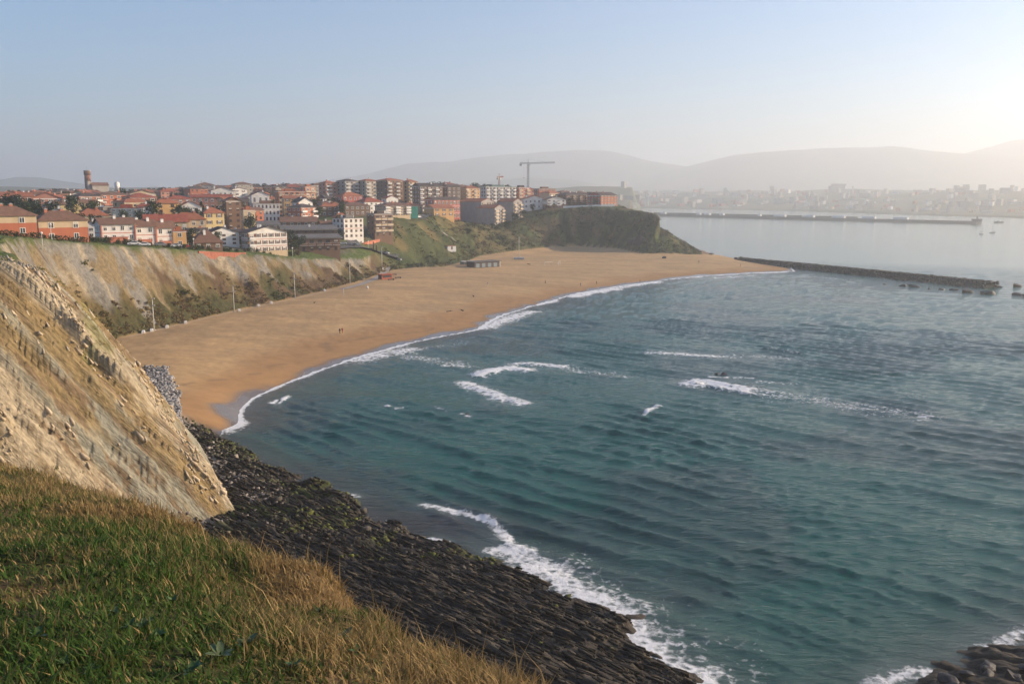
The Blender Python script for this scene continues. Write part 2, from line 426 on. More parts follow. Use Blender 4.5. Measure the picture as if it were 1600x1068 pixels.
# grass strip along the clifftop
c = mixc(c, (0.085, 0.115, 0.03), slope_zone * 0 + sstep(1.0, 1.05, u) * sstep(1.9, 1.4, u))
# hill above the beach and the headland
hillg = mixc(np.tile(np.array([0.075, 0.085, 0.028]), (n, 1)), (0.16, 0.125, 0.05), sstep(0.45, 0.62, nA))
hillg = mixc(hillg, (0.05, 0.065, 0.022), sstep(0.55, 0.68, fbm(X / 9, Y / 9, 4, 261)))
headg = mixc(np.tile(np.array([0.045, 0.058, 0.023]), (n, 1)), (0.13, 0.10, 0.05), sstep(0.66, 0.8, ridged(s / 9 + 0.4 * nA, d / 60, 3, 271)))
headg = mixc(headg, (0.09, 0.11, 0.035), sstep(0.55, 0.65, nB))
hz = np.maximum(D['head'], sstep(-90, -66, X) * sstep(476, 496, Y))
hh = hillg + (headg - hillg) * sstep(-30, 20, X)[:, None]
c = c + (hh - c) * (hz * sstep(900, 780, Y))[:, None]
# pale cliff close by
a_ = X * 0.55 - Y * 0.25 + Z * 0.8; b_ = X * 0.4 + Y * 0.9 + Z * 0.38
nr = mixc(np.tile(np.array([0.42, 0.345, 0.23]), (n, 1)), (0.285, 0.27, 0.205), sstep(0.4, 0.62, fbm(b_ / 4, a_ / 14, 4, 281)))
nr = mixc(nr, (0.26, 0.18, 0.075), sstep(0.47, 0.62, fbm(b_ / 3.0, a_ / 12, 4, 291) * 0.85 + 0.15 * fbm(X, Y, 3, 292)) * 0.85)
nr = mixc(nr, (0.20, 0.16, 0.10), sstep(0.12, -0.12, D['rib'] + 0.15) * 0.6)  # shade of the crevices between the ribs, put into the colour
nr = mixc(nr, (0.22, 0.155, 0.09), sstep(0.56, 0.70, fbm(b_ / 0.9, a_ / 2.2, 3, 297)))
nr = mixc(nr, (0.16, 0.17, 0.05), sstep(0.70, 0.80, fbm(X / 7, Y / 7, 4, 299)) * 0.5)
nr = mixc(nr, (0.12, 0.15, 0.04), sstep(1.0, 1.2, u))
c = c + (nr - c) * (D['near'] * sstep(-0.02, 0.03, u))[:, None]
# shelf
sh = mixc(np.tile(np.array([0.026, 0.022, 0.018]), (n, 1)), (0.10, 0.08, 0.055), sstep(0.56, 0.78, D['saw'] * 0.4 + D['fine'] * 0.4 + D['brk'] * 0.2))
sh = mixc(sh, (0.30, 0.26, 0.21), sstep(-5, -1, d + (nB - 0.5) * 12) * sstep(85, 100, Y))
alg = sstep(0.45, 0.6, fbm(X / 6, Y / 6, 4, 301)) * sstep(100, 112, Y) * sstep(160, 150, Y)
sh = mixc(sh, (0.075, 0.085, 0.018), alg)
# sand
sd = mixc(np.tile(np.array([0.48, 0.31, 0.15]), (n, 1)), (0.40, 0.262, 0.132), sstep(0.38, 0.66, fbm(X / 25, Y / 9, 4, 311)))
sd = mixc(sd, (0.36, 0.205, 0.092), sstep(26, 8, D['dw'] + (nC - 0.5) * 34) * 0.9)
track = sstep(0.80, 0.9, ridged((X * 0.5 + Y) / 38, (X - Y * 0.5) / 120 + nC, 2, 317)) * sstep(12, 25, D['dw']) * sstep(400, 320, Y)
tide = np.exp(-((D['dw'] - 15 - (fbm(X / 30, Y / 30, 3, 331) - 0.5) * 22) / 0.9) ** 2) * sstep(0.4, 0.6, fbm(X / 4, Y / 4, 3, 333)) * sstep(420, 340, Y)
sd = mixc(sd, (0.33, 0.225, 0.125), track * 0.3)
sd = mixc(sd, (0.20, 0.13, 0.075), tide * 0.55)
sd = mixc(sd, (0.30, 0.20, 0.11), sstep(0.60, 0.68, fbm(X / 7, Y / 5, 4, 337)) * sstep(8, 20, D['dw']) * 0.25)
wet = sstep(5.5, 1.5, D['dw'] + (fbm(X / 12, Y / 12, 3, 321) - 0.5) * 9)
sd = mixc(sd, (0.155, 0.115, 0.075), wet)
low = sd + (sh - sd) * D['shelf'][:, None]
seaw = sstep(0.05, -0.05, d / 10)
c = c + (low - c) * seaw[:, None]
fz = Z[F]; fd = d[F].mean(1); fs = D['shelf'][F].mean(1)
vis = fz.max(1) > -0.9
promont = (Y[F].mean(1) < 66) & (X[F].mean(1) < 60) & (fd > 2)
vis &= ~promont
isl = fd > 0
def put(name, keep, m, extra=None, smooth=True):
    v, f, cc, ex = submesh(V, F, keep, c, extra)
    o = link(bpy.data.objects.new(name, np_mesh(name, v, f, [m], cc, smooth, extra=ex)))
    return tag(o, kind='structure')
fy = Y[F].mean(1)
put('far_cliff_and_hill', vis & isl & (fy >= 160), M_CLIFF)
put('near_cliff', vis & isl & (fy < 160), M_NEAR, smooth=False)
put('beach', vis & ~isl & (fs < 0.5), M_SAND, {'wet': wet})
put('rock_shelf', vis & ~isl & (fs >= 0.5), M_SHELF)

# ------------------------------------------------------------------ the sea
m, nt, N, L, b = nodes_of('sea_water')
g = N.new('ShaderNodeNewGeometry')
def nz(scale, det, vec=None, rough=0.55):
    q = N.new('ShaderNodeTexNoise'); q.inputs['Scale'].default_value = scale; q.inputs['Detail'].default_value = det; q.inputs['Roughness'].default_value = rough
    L.new(vec or g.outputs['Position'], q.inputs['Vector']); return q
def mth(op, a, bb=None):
    q = N.new('ShaderNodeMath'); q.operation = op
    for i, v in enumerate((a, bb)):
        if v is None: continue
        if isinstance(v, (int, float)): q.inputs[i].default_value = v
        else: L.new(v, q.inputs[i])
    return q.outputs[0]
mp = N.new('ShaderNodeMapping'); mp.inputs['Rotation'].default_value = (0, 0, R(42)); mp.inputs['Scale'].default_value = (0.35, 1.0, 1.0)
L.new(g.outputs['Position'], mp.inputs['Vector'])
n1 = nz(1.1, 7, mp.outputs[0], 0.6); n2 = nz(0.10, 3, mp.outputs[0])
hsum = mth('ADD', mth('MULTIPLY', n1.outputs['Fac'], 0.48), mth('MULTIPLY', n2.outputs['Fac'], 0.7))
ca = N.new('ShaderNodeAttribute'); ca.attribute_name = 'chop'
bp = N.new('ShaderNodeBump'); L.new(ca.outputs['Fac'], bp.inputs['Strength']); bp.inputs['Distance'].default_value = 0.8
L.new(hsum, bp.inputs['Height']); L.new(bp.outputs[0], b.inputs['Normal'])
at = N.new('ShaderNodeAttribute'); at.attribute_name = 'Col'
L.new(at.outputs['Color'], b.inputs['Base Color'])
b.inputs['Roughness'].default_value = 0.10; b.inputs['IOR'].default_value = 1.33; b.inputs['Specular IOR Level'].default_value = 0.5
fa = N.new('ShaderNodeAttribute'); fa.attribute_name = 'foam'
f1 = nz(1.1, 9, None, 0.68); f2 = nz(0.35, 5, mp.outputs[0], 0.6)
vor = N.new('ShaderNodeTexVoronoi'); vor.feature = 'DISTANCE_TO_EDGE'; vor.inputs['Scale'].default_value = 0.55
wv = N.new('ShaderNodeVectorMath'); wv.operation = 'MULTIPLY_ADD'; L.new(f1.outputs['Color'], wv.inputs[0]); wv.inputs[1].default_value = (1.6, 1.6, 0); L.new(g.outputs['Position'], wv.inputs[2])
L.new(wv.outputs[0], vor.inputs['Vector'])
lace = mth('SUBTRACT', 0.30, vor.outputs['Distance'])
pat = mth('ADD', mth('ADD', mth('MULTIPLY', f1.outputs['Fac'], 1.35), mth('MULTIPLY', f2.outputs['Fac'], 0.7)), mth('MULTIPLY', lace, 0.9))
# foam where attribute + pattern passes a threshold
thr = mth('ADD', mth('MULTIPLY', fa.outputs['Fac'], 1.15), pat)
fr = N.new('ShaderNodeMapRange'); fr.interpolation_type = 'SMOOTHSTEP'
fr.inputs['From Min'].default_value = 1.5; fr.inputs['From Max'].default_value = 1.95
L.new(thr, fr.inputs['Value'])
fb = N.new('ShaderNodeBsdfDiffuse'); fb.inputs['Color'].default_value = (0.82, 0.82, 0.80, 1)
fbp = N.new('ShaderNodeBump'); fbp.inputs['Strength'].default_value = 0.8; fbp.inputs['Distance'].default_value = 0.3
L.new(f1.outputs['Fac'], fbp.inputs['Height']); L.new(fbp.outputs[0], fb.inputs['Normal'])
mx = N.new('ShaderNodeMixShader')
L.new(mth('MULTIPLY', fr.outputs[0], mth('GREATER_THAN', fa.outputs['Fac'], 0.02)), mx.inputs[0])
L.new(b.outputs[0], mx.inputs[1]); L.new(fb.outputs[0], mx.inputs[2])
L.new(mx.outputs[0], N['Material Output'].inputs['Surface'])
M_SEA = m

azs = np.radians(np.concatenate([np.arange(-34, 35, 0.09), np.arange(35, 52.1, 0.4)]))
rs = steps([(56, 330, 0.0042), (330, 800, 0.01), (800, 7000, 0.05)])
X, Y, F = polar(azs, rs)
dw, sw, _ = seg_nearest(X, Y, WATER, ())
dw = np.where(inside(X, Y, WATER_POLY), -dw, dw)                          # positive out at sea
def train(lam, ang, amp, wrp, seed, sharp=1.0):
    kx, ky = math.cos(R(ang)), math.sin(R(ang))
    ph = (X * kx + Y * ky) / lam * 2 * math.pi + wrp * (fbm(X / (lam * 5), Y / (lam * 5), 3, seed) - 0.5) * 2 * math.pi
    en = sstep(0.25, 0.75, fbm(X / (lam * 6), Y / (lam * 6), 3, seed + 9))
    return amp * en * (((np.sin(ph) + 1) / 2) ** sharp * 2 - 1)
W = train(4.8, 47, 0.23, 1.6, 401, 1.8) + train(8.5, 55, 0.19, 2.0, 411, 1.8) + train(21, 62, 0.15, 1.6, 421, 1.5) + train(3.1, 75, 0.075, 2.5, 431) + train(13, 25, 0.07, 2.0, 441) + train(2.4, 50, 0.06, 2.5, 446, 1.4)
W = W + (fbm(X / 1.7, Y / 1.7, 3, 451) - 0.5) * 0.22
calm = sstep(0, 14, dw)
lee = 1 - 0.75 * sstep(0, 90, (X * 0.45 + Y) - 640)                      # calmer water in the lee of the mole
Z = W * (0.15 + 0.85 * calm) * lee * sstep(1600, 500, np.hypot(X, Y))
# breaking waves and foam drifting behind them: pixel polyline, width in metres, strength, crest height
BREAK = [([(726, 598), (752, 608), (782, 620), (815, 629)], 3.2, 0.62, 0.25), ([(750, 585), (778, 578), (800, 575), (822, 579)], 3.4, 0.7, 0.7), ([(808, 568), (840, 569), (880, 572)], 3.0, 0.62, 0.6),
         ([(880, 572), (920, 580), (980, 590)], 5.0, 0.34, 0), ([(1082, 600), (1100, 596), (1140, 605), (1160, 610)], 4.2, 0.72, 0.8), ([(1160, 607), (1250, 622), (1340, 637), (1430, 648)], 7, 0.36, 0.1),
         ([(1024, 551), (1060, 554), (1112, 557)], 4.0, 0.5, 0.4), ([(1112, 557), (1180, 556), (1240, 560)], 5, 0.3, 0), ([(604, 634), (612, 636), (626, 637)], 1.1, 0.5, 0.3), ([(1008, 646), (1014, 640), (1030, 635)], 0.9, 0.55, 0.35),
         ([(425, 629), (434, 625)], 0.9, 0.66, 0.3), ([(438, 628), (448, 619)], 0.9, 0.66, 0.3), ([(720, 572), (680, 563), (640, 558)], 6, 0.38, 0.1), ([(680, 637), (700, 641)], 1.0, 0.4, 0.1), ([(720, 645), (732, 649)], 0.8, 0.5, 0.1),
         ([(1190, 596), (1235, 598)], 2.0, 0.40, 0.1), ([(1205, 545), (1250, 553)], 2.5, 0.3, 0.5), ([(1390, 612), (1440, 622)], 2.5, 0.28, 0.4), ([(565, 562), (600, 552), (640, 547)], 6, 0.55, 0.2), ([(640, 548), (720, 535)], 4, 0.3, 0.1),
         ([(895, 463), (930, 456), (960, 452)], 5, 0.75, 0.3), ([(960, 451), (1000, 444), (1030, 441)], 4, 0.65, 0.2), ([(760, 512), (785, 500), (830, 487)], 5, 0.62, 0.3), ([(1115, 434), (1180, 430)], 4, 0.5, 0.1),
         ([(660, 789), (690, 794), (730, 803), (770, 818), (790, 838), (800, 858)], 1.1, 0.62, 0.15), ([(700, 850), (680, 842), (655, 845)], 0.9, 0.6, 0.1), ([(560, 775), (535, 770)], 0.8, 0.5, 0.1), ([(430, 742), (408, 738)], 0.8, 0.7, 0.1),
         ([(800, 862), (850, 893), (905, 925), (960, 955), (985, 990), (1040, 1040), (1090, 1068)], 3.6, 0.62, 0.1), ([(870, 890), (950, 935), (1020, 985), (1100, 1050)], 6.0, 0.37, 0.05),
         ([(1380, 1066), (1420, 1050), (1470, 1056)], 1.6, 0.55, 0.1), ([(1540, 1012), (1600, 985)], 1.6, 0.5, 0.1), ([(1270, 432), (1330, 438)], 5, 0.3, 0.0), ([(1110, 588), (1175, 590)], 1.2, 0.55, 0.0)]
foam = np.zeros(len(X)); aer = np.zeros(len(X))
for pl, wd, st, hgt in BREAK:
    pts = [PZ(a, bq)[:2] for a, bq in pl]
    xs = [p[0] for p in pts]; ys = [p[1] for p in pts]
    sel = np.where((X > min(xs) - wd * 4) & (X < max(xs) + wd * 4) & (Y > min(ys) - wd * 4) & (Y < max(ys) + wd * 4))[0]
    if not len(sel): continue
    dd, _, _ = seg_nearest(X[sel], Y[sel], pts, ())
    dd = dd + (fbm(X[sel] / 3, Y[sel] / 3, 3, 461) - 0.5) * wd * 0.9
    e = np.exp(-(np.clip(dd, 0, None) / wd) ** 2)
    aer[sel] = np.maximum(aer[sel], st * np.exp(-(np.clip(dd, 0, None) / (wd * 1.9)) ** 2)); foam[sel] = np.maximum(foam[sel], st * e); Z[sel] += hgt * 0.6 * e ** 2
onbeach = sstep(160, 172, Y)
# the swash along the sand and at the foot of the shelf
swd = 1.2 + 4.5 * sstep(0.42, 0.75, fbm(sw / 26, sw * 0, 3, 471))
foam = np.maximum(foam, onbeach * 0.85 * np.exp(-(np.clip(dw, 0, None) / swd) ** 2) * sstep(700, 500, Y))
foam = np.maximum(foam, (1 - onbeach) * 0.42 * np.exp(-(np.clip(dw, 0, None) / 1.1) ** 2) * fbm(sw / 7, sw * 0, 3, 481) * 1.3)
mole_a, mole_b = PZ(1150, 404, 1)[:2], PZ(1550, 449, 0)[:2]
dm, _, _ = seg_nearest(X, Y, [mole_a, mole_b], ())
foam = np.maximum(foam, 0.2 * np.exp(-(dm / 9) ** 2))
# water colour: deep teal, browner over the submerged rock
wc = np.tile(np.array([0.002, 0.078, 0.055]), (len(X), 1))
wc = mixc(wc, (0.010, 0.024, 0.023), sstep(0.48, 0.66, fbm(X / 26, Y / 26, 4, 491)) * 0.5)
wc = mixc(wc, (0.040, 0.040, 0.032), np.exp(-np.clip(dw, 0, None) / 7) * (1 - onbeach))
wc = mixc(wc, (0.075, 0.072, 0.055), np.exp(-np.clip(dw, 0, None) / 9) * onbeach)
sub = PZ(690, 815)[:2]
wc = mixc(wc, (0.022, 0.020, 0.018), np.exp(-(((X - sub[0]) / 11) ** 2 + ((Y - sub[1]) / 9) ** 2)))
wc = mixc(wc, (0.13, 0.18, 0.165), np.clip(aer * 0.75, 0, 0.55) * (0.35 + 0.9 * fbm(X / 4, Y / 4, 4, 497)))      # water whitened by fine bubbles round the breakers
lz = land(X, Y)
keep = (lz[F].min(1) < 0.6)
V = np.stack([X, Y, Z + 0.02], 1)
v, f, cc, ex = submesh(V, F, keep, wc, {'foam': foam, 'chop': 0.30 + 0.70 * (lee - 0.25) / 0.75})
tag(link(bpy.data.objects.new('sea', np_mesh('sea', v, f, [M_SEA], cc, True, extra=ex))), kind='structure')

# ------------------------------------------------------------------ the land across the bay and the mountains
def prof(table, px_): return np.interp(px_, [t[0] for t in table], [t[1] for t in table])
RIDGES = [(8000, 1000, [(900, 306), (960, 294), (1040, 270), (1100, 255), (1140, 245), (1200, 241), (1300, 235), (1380, 230), (1420, 235), (1500, 243), (1600, 246), (1750, 255), (2000, 270)]),
          (8700, 900, [(300, 300), (480, 287), (560, 276), (640, 258), (700, 255), (760, 246), (830, 240), (900, 236), (950, 240), (1000, 251), (1080, 262), (1300, 270)]),
          (8900, 700, [(1150, 306), (1300, 275), (1350, 262), (1480, 245), (1530, 233), (1565, 222), (1620, 219), (1720, 226), (1900, 250)]),
          (6500, 700, [(-400, 285), (-100, 286), (0, 284), (40, 278), (75, 279), (110, 284), (170, 292), (300, 297), (500, 300), (700, 290), (820, 277), (900, 283), (980, 297)])]
azs = np.radians(np.concatenate([np.arange(-46, 52.1, 0.2)])); rs = steps([(1450, 10800, 0.012)])
X, Y, F = polar(azs, rs)
rr = np.hypot(X, Y); az = np.arctan2(X, Y)
pxv = 800 + FOC * np.tan(az) * 1.0
shore = prof([(900, 1500), (985, 1700), (1000, 3400), (1100, 3100), (1230, 2850), (1350, 2500), (1480, 2250), (1700, 2000), (2200, 2000)], pxv)
shore = shore + (fbm(X / 90, Y / 90, 2, 505) - 0.5) * 60
inl = rr - shore
h = np.where(inl > 0, 3 + 62 * sstep(60, 1500, inl) * (0.75 + 0.5 * fbm(X / 300, Y / 300, 3, 501)), -6.0)
for rad, sg, tb in RIDGES:
    top = CAM_H + (306 - prof(tb, pxv)) / FOC * rad * np.cos(az)
    hh = top * np.exp(-((rr - rad) / (sg * np.where(rr > rad, 2.2, 1.0))) ** 2) * (1 + (fbm(X / 500, Y / 500, 4, 511) - 0.5) * 0.10)
    h = np.where(inl > 0, np.maximum(h, hh), h)
h = h * 1.0
keep = h[F].max(1) > -3
cc = mixc(np.tile(np.array([0.055, 0.075, 0.035]), (len(X), 1)), (0.13, 0.12, 0.07), sstep(0.4, 0.65, fbm(X / 220, Y / 220, 4, 521)))
v, f, cc, _ = submesh(np.stack([X, Y, h], 1), F, keep, cc)
tag(link(bpy.data.objects.new('hills', np_mesh('hills', v, f, [attr_mat('far_hills', nscale=0.01, var=0.3, bump=0.0)], cc))), kind='structure')
def far_ground(x, y):
    r_ = math.hypot(x, y); p_ = 800 + FOC * x / y
    s_ = float(prof([(900, 1500), (985, 1700), (1000, 3400), (1100, 3100), (1230, 2850), (1350, 2500), (1480, 2250), (1700, 2000), (2200, 2000)], np.array([p_]))[0])
    s_ += float((fbm(np.array([x / 90]), np.array([y / 90]), 2, 505)[0] - 0.5) * 60)
    i_ = r_ - s_
    return (3 + 62 * float(sstep(60, 1500, np.array(i_))) * (0.75 + 0.5 * float(fbm(np.array([x / 300]), np.array([y / 300]), 3, 501)[0]))), i_

# ------------------------------------------------------------------ the grassy clifftop the photograph was taken from
EDGE = [(9, -8), (5.5, -2), (3.0, 1.4), (0.55, 3.6), (-0.85, 5.5), (-2.9, 8.7), (-5.2, 11.3), (-8.6, 14.6), (-17, 21), (-30, 29), (-60, 40)]
EDGE_POLY = EDGE + [(-80, 40), (-80, -40), (9, -40)]
def top_ground(x, y, full=False):
    d_, s_, _ = seg_nearest(x, y, EDGE, ())
    d_ = np.where(inside(x, y, EDGE_POLY), d_, -d_)
    z_ = 43.35 - 0.195 * y - 0.32 * sstep(2.0, -0.3, d_) - 0.02 * x + (fbm(x / 1.7, y / 1.7, 4, 601) - 0.5) * 0.34 + (fbm(x / 0.35, y / 0.35, 3, 611) - 0.5) * 0.07
    out = np.clip(-d_ + (fbm(x / 1.1, y / 1.1, 3, 621) - 0.5) * 0.9 * sstep(2, -1, d_), 0, None)
    z_ = z_ - (np.sqrt(out * out + 0.2) - 0.447) * 1.05 - 0.18 * out * sstep(3, 30, out)
    z_ = np.maximum(z_, 3.0 + 0 * x)
    return (z_, d_) if full else z_
azs = np.radians(np.arange(-120, 120.1, 0.6)); rs = steps([(0.35, 14, 0.02), (14, 62, 0.035)])
X, Y, F = polar(azs, rs)
Z, de = top_ground(X, Y, True)
cc = mixc(np.tile(np.array([0.065, 0.062, 0.022]), (len(X), 1)), (0.13, 0.085, 0.04), sstep(0.45, 0.65, fbm(X / 0.8, Y / 0.8, 4, 631)))
cc = mixc(cc, (0.40, 0.33, 0.22), sstep(-0.7, -2.2, de))
# a bare scuffed patch of earth
bare = np.exp(-(((X + 0.79) / 0.34) ** 2 + ((Y - 4.2) / 0.5) ** 2))
cc = mixc(cc, (0.30, 0.19, 0.11), np.clip(bare * 1.5, 0, 1))
tag(link(bpy.data.objects.new('clifftop_ground', np_mesh('clifftop_ground', np.stack([X, Y, Z], 1), F, [attr_mat('clifftop_earth', nscale=6, var=0.35, bump=0.6, bdist=0.05, bscale=14)], cc))), kind='structure')

def grass(name, count, rmin, rmax, kind):
    az = np.radians(RNG.uniform(-40, 22, count))
    q = RNG.uniform(0, 1, count)
    e = 0.75
    r_ = (rmin ** e + q * (rmax ** e - rmin ** e)) ** (1 / e)
    x = np.sin(az) * r_; y = np.cos(az) * r_
    z, d_ = top_ground(x, y, True)
    clump = fbm(x / 0.45, y / 0.45, 3, 641); big = fbm(x / 1.6, y / 1.6, 3, 651)
    bare = np.exp(-(((x + 0.79) / 0.34) ** 2 + ((y - 4.2) / 0.5) ** 2))
    rim = sstep(1.7, 0.0, d_)
    keep = (d_ > -1.3 - 0.5 * RNG.uniform(0, 1, count)) & (RNG.uniform(0, 1, count) > np.clip(bare * 1.25, 0, 0.96))
    if kind == 'long': keep &= RNG.uniform(0, 1, count) < np.clip(rim * 0.9 + sstep(0.55, 0.72, big) * 0.35 + sstep(7, 11, r_) * 0.25, 0.03, 1) * sstep(0.3, 0.6, clump)
    x, y, z, d_, clump, big, rim, r_ = [a[keep] for a in (x, y, z, d_, clump, big, rim, r_)]
    n = len(x); U = lambda a, b_: RNG.uniform(a, b_, n)
    if kind == 'long':
        ln = U(0.09, 0.22) * (0.8 + 0.35 * rim) + (RNG.uniform(0, 1, n) > 0.975) * U(0.08, 0.32); wd = U(0.0016, 0.0034) * (1 + 0.09 * r_)
    else:
        ln = U(0.04, 0.12) * (0.5 + 1.0 * clump) * (1 + 0.3 * rim); wd = U(0.0028, 0.0060) * (1 + 0.05 * r_)
    th = U(0, 2 * math.pi)
    lean = U(0.2, 1.7) if kind != 'long' else U(0.1, 1.1)
    dx, dy = np.cos(th) * lean - 0.10, np.sin(th) * lean + 0.05
    sx, sy = -np.sin(th + U(-0.5, 0.5)), np.cos(th + U(-0.5, 0.5))
    base = np.stack([x, y, z - 0.015], 1)
    up = np.stack([dx * 0.55, dy * 0.55, np.ones(n)], 1); up /= np.linalg.norm(up, axis=1)[:, None]
    tipd = np.stack([dx * 1.5, dy * 1.5, np.ones(n) * 0.75], 1); tipd /= np.linalg.norm(tipd, axis=1)[:, None]
    side = np.stack([sx, sy, 0 * sx], 1) * wd[:, None]
    mid = base + up * (ln * 0.55)[:, None]; tip = mid + tipd * (ln * 0.5)[:, None]
    V = np.stack([base - side, base + side, mid - side * 0.8, mid + side * 0.8, tip], 1).reshape(-1, 3)
    i = np.arange(n)[:, None] * 5
    F = np.concatenate([i + np.array([[0, 1, 3]]), i + np.array([[0, 3, 2]]), i + np.array([[2, 3, 4]])], 0)
    dry = np.clip(sstep(0.54, 0.7, big) * 0.5 + rim * (0.25 + 0.5 * sstep(9, 4, r_)) + sstep(9, 14, r_) * 0.30 + (RNG.uniform(0, 1, n) < 0.11) * 0.8 + U(-0.25, 0.25), 0, 1)
    if kind == 'long': dry = np.clip(dry + 0.35, 0, 1)
    g = np.array([0.052, 0.098, 0.018]) * U(0.5, 1.5)[:, None] * (0.55 + 0.9 * fbm(x / 0.6, y / 0.6, 3, 661))[:, None]
    g = g + (np.array([0.13, 0.155, 0.04]) - g) * (RNG.uniform(0, 1, n) < 0.25)[:, None] * 0.7
    s_ = np.array([0.36, 0.245, 0.105]) * U(0.6, 1.25)[:, None]
    col = g + (s_ - g) * sstep(0.3, 0.75, dry)[:, None]
    me = np_mesh(name, V, F, [M_GRASS], np.repeat(col, 5, 0), False)
    return tag(link(bpy.data.objects.new(name, me)), 'green and straw coloured grass covering the clifftop' if kind != 'long' else 'long dry straw coloured grass along the clifftop rim', kind='stuff')
M_GRASS = attr_mat('grass_blade', rough=0.6, nscale=30, var=0.1, bump=0, translucent=0.35)
grass('short_grass', 250000, 1.9, 24, 'short')
grass('dry_grass', 90000, 2.2, 26, 'long')

# broad leaved weeds among the grass, each leaf its own piece
def leaf_mesh(name, m):
    mb = MB(); n = 7
    top = []
    for i in range(n):
        t = i / (n - 1); w = 0.22 * math.sin(math.pi * min(1, t * 0.92 + 0.05)) ** 0.8 * (1 if t < 0.99 else 0.05); zz = 0.28 * t - 0.34 * t * t
        top += [(-w, t, zz + 0.05), (0, t, zz), (w, t, zz + 0.05)]
    fs = []
    for i in range(n - 1):
        a = i * 3; fs += [(a, a + 1, a + 4, a + 3), (a + 1, a + 2, a + 5, a + 4)]
    mb.add(top, fs)
    return mb.mesh(name, [m], True)
M_LEAF = [mat('weed_leaf', (0.055, 0.10, 0.028), 0.5, 0.25, 6), mat('weed_leaf_grey', (0.10, 0.13, 0.055), 0.55, 0.2, 6)]
LEAF = [leaf_mesh('leaf', M_LEAF[0]), leaf_mesh('leaf', M_LEAF[1])]
wp = [(203, 985, 0, .095), (225, 985, 1, .10), (245, 1000, 0, .08), (345, 1030, 1, .13), (385, 1015, 1, .12), (140, 1055, 0, .09), (100, 1045, 0, .08), (415, 990, 1, .08), (270, 945, 0, .07), (120, 945, 1, .07),
      (535, 1000, 1, .11), (560, 1025, 0, .10), (180, 965, 1, .07), (60, 1000, 0, .08), (300, 1055, 0, .09), (460, 1050, 0, .09), (240, 890, 0, .07), (410, 940, 0, .07), (500, 960, 1, .08), (330, 970, 0, .07)]
for i, (px_, py_, k, sz) in enumerate(wp):
    kx, kz = slopes(px_, py_); yy = 3.0
    for _ in range(40): yy = (float(top_ground(np.array([kx * yy]), np.array([yy]))[0]) - CAM_H) / kz * 0.5 + yy * 0.5
    loc = (kx * yy, yy, float(top_ground(np.array([kx * yy]), np.array([yy]))[0]) + 0.01)
    o = empty('broadleaf_weed', loc, random.uniform(0, 6))
    tag(o, 'low rosette of grey green broad leaves in the clifftop grass' if k else 'low rosette of dark green broad leaves in the clifftop grass', 'weed', 'broad leaved weeds in the grass')
    nl = random.randint(6, 9)
    for j in range(nl):
        s_ = sz * random.uniform(0.5, 0.95)
        inst('leaf', LEAF[k], o, (0, 0, 0.01), (random.uniform(0.25, 0.95), 0, j * 2 * math.pi / nl + random.uniform(-.3, .3)), (s_, s_, s_))

# ------------------------------------------------------------------ the hillside town
def paint(n, c, **k): return mat('paint_' + n, c, 0.85, k.get('var', 0.10), 0.35, 0.15, 3.0)
WALL = {k: paint(k, v) for k, v in dict(brick=(0.44, 0.145, 0.075), cream=(0.54, 0.41, 0.26), white=(0.74, 0.70, 0.64), ochre=(0.60, 0.36, 0.15), pink=(0.42, 0.20, 0.14), grey=(0.33, 0.31, 0.29),
        brown=(0.20, 0.12, 0.075), orange=(0.56, 0.22, 0.10), yellow=(0.66, 0.50, 0.24), redhouse=(0.42, 0.11, 0.08), dark=(0.11, 0.085, 0.07), stone=(0.42, 0.37, 0.30), palegrey=(0.52, 0.50, 0.47), glassy=(0.22, 0.27, 0.29)).items()}
ROOF = {k: mat('roof_' + k, v, 0.9, 0.18, 0.8, 0.6, wave='X') for k, v in dict(terracotta=(0.33, 0.12, 0.062), red=(0.30, 0.085, 0.05), brown=(0.19, 0.105, 0.07), dark=(0.085, 0.065, 0.055), grey=(0.15, 0.14, 0.13), green=(0.12, 0.18, 0.17)).items()}
M_WHITE = mat('white_trim', (0.78, 0.75, 0.70), 0.6, 0.08)
M_GLASS = mat('window_glass', (0.035, 0.04, 0.045), 0.08, 0.3, 1.0, spec=0.6)
M_BLIND = mat('window_blind', (0.55, 0.50, 0.42), 0.7, 0.15)
M_WOODF = mat('window_wood', (0.17, 0.085, 0.05), 0.6, 0.15)
M_DARKM = mat('dark_metal', (0.05, 0.05, 0.05), 0.5, 0.1)
M_CONC = mat('concrete', (0.42, 0.40, 0.37), 0.9, 0.15, 0.8, 0.2)
M_BRICKTRIM = mat('brick_trim', (0.48, 0.17, 0.10), 0.85, 0.15)
def window_mesh(fr, shutter, blind):
    mb = MB(); t = 0.09
    mb.box(-0.5, -0.5 + t, -0.07, 0.03, 0, 1, 0); mb.box(0.5 - t, 0.5, -0.07, 0.03, 0, 1, 0)
    mb.box(-0.5 + t, 0.5 - t, -0.07, 0.03, 1 - t, 1, 0); mb.box(-0.58, 0.58, -0.14, 0.03, -0.07, 0, 0)
    mb.box(-0.035, 0.035, -0.06, 0.03, 0, 1 - t, 0)
    lo = 0.55 if blind else 0.0
    mb.box(-0.5 + t, -0.035, -0.025, 0.03, 0, 1 - t, 1); mb.box(0.035, 0.5 - t, -0.025, 0.03, 0, 1 - t, 1)
    if blind: mb.box(-0.5 + t, 0.5 - t, -0.04, -0.03, lo, 1 - t, 2)
    if shutter:
        mb.box(-0.95, -0.53, -0.05, 0.02, -0.02, 1.02, 3); mb.box(0.53, 0.95, -0.05, 0.02, -0.02, 1.02, 3)
    return mb.mesh('window', [fr, M_GLASS, M_BLIND, M_WOODF])
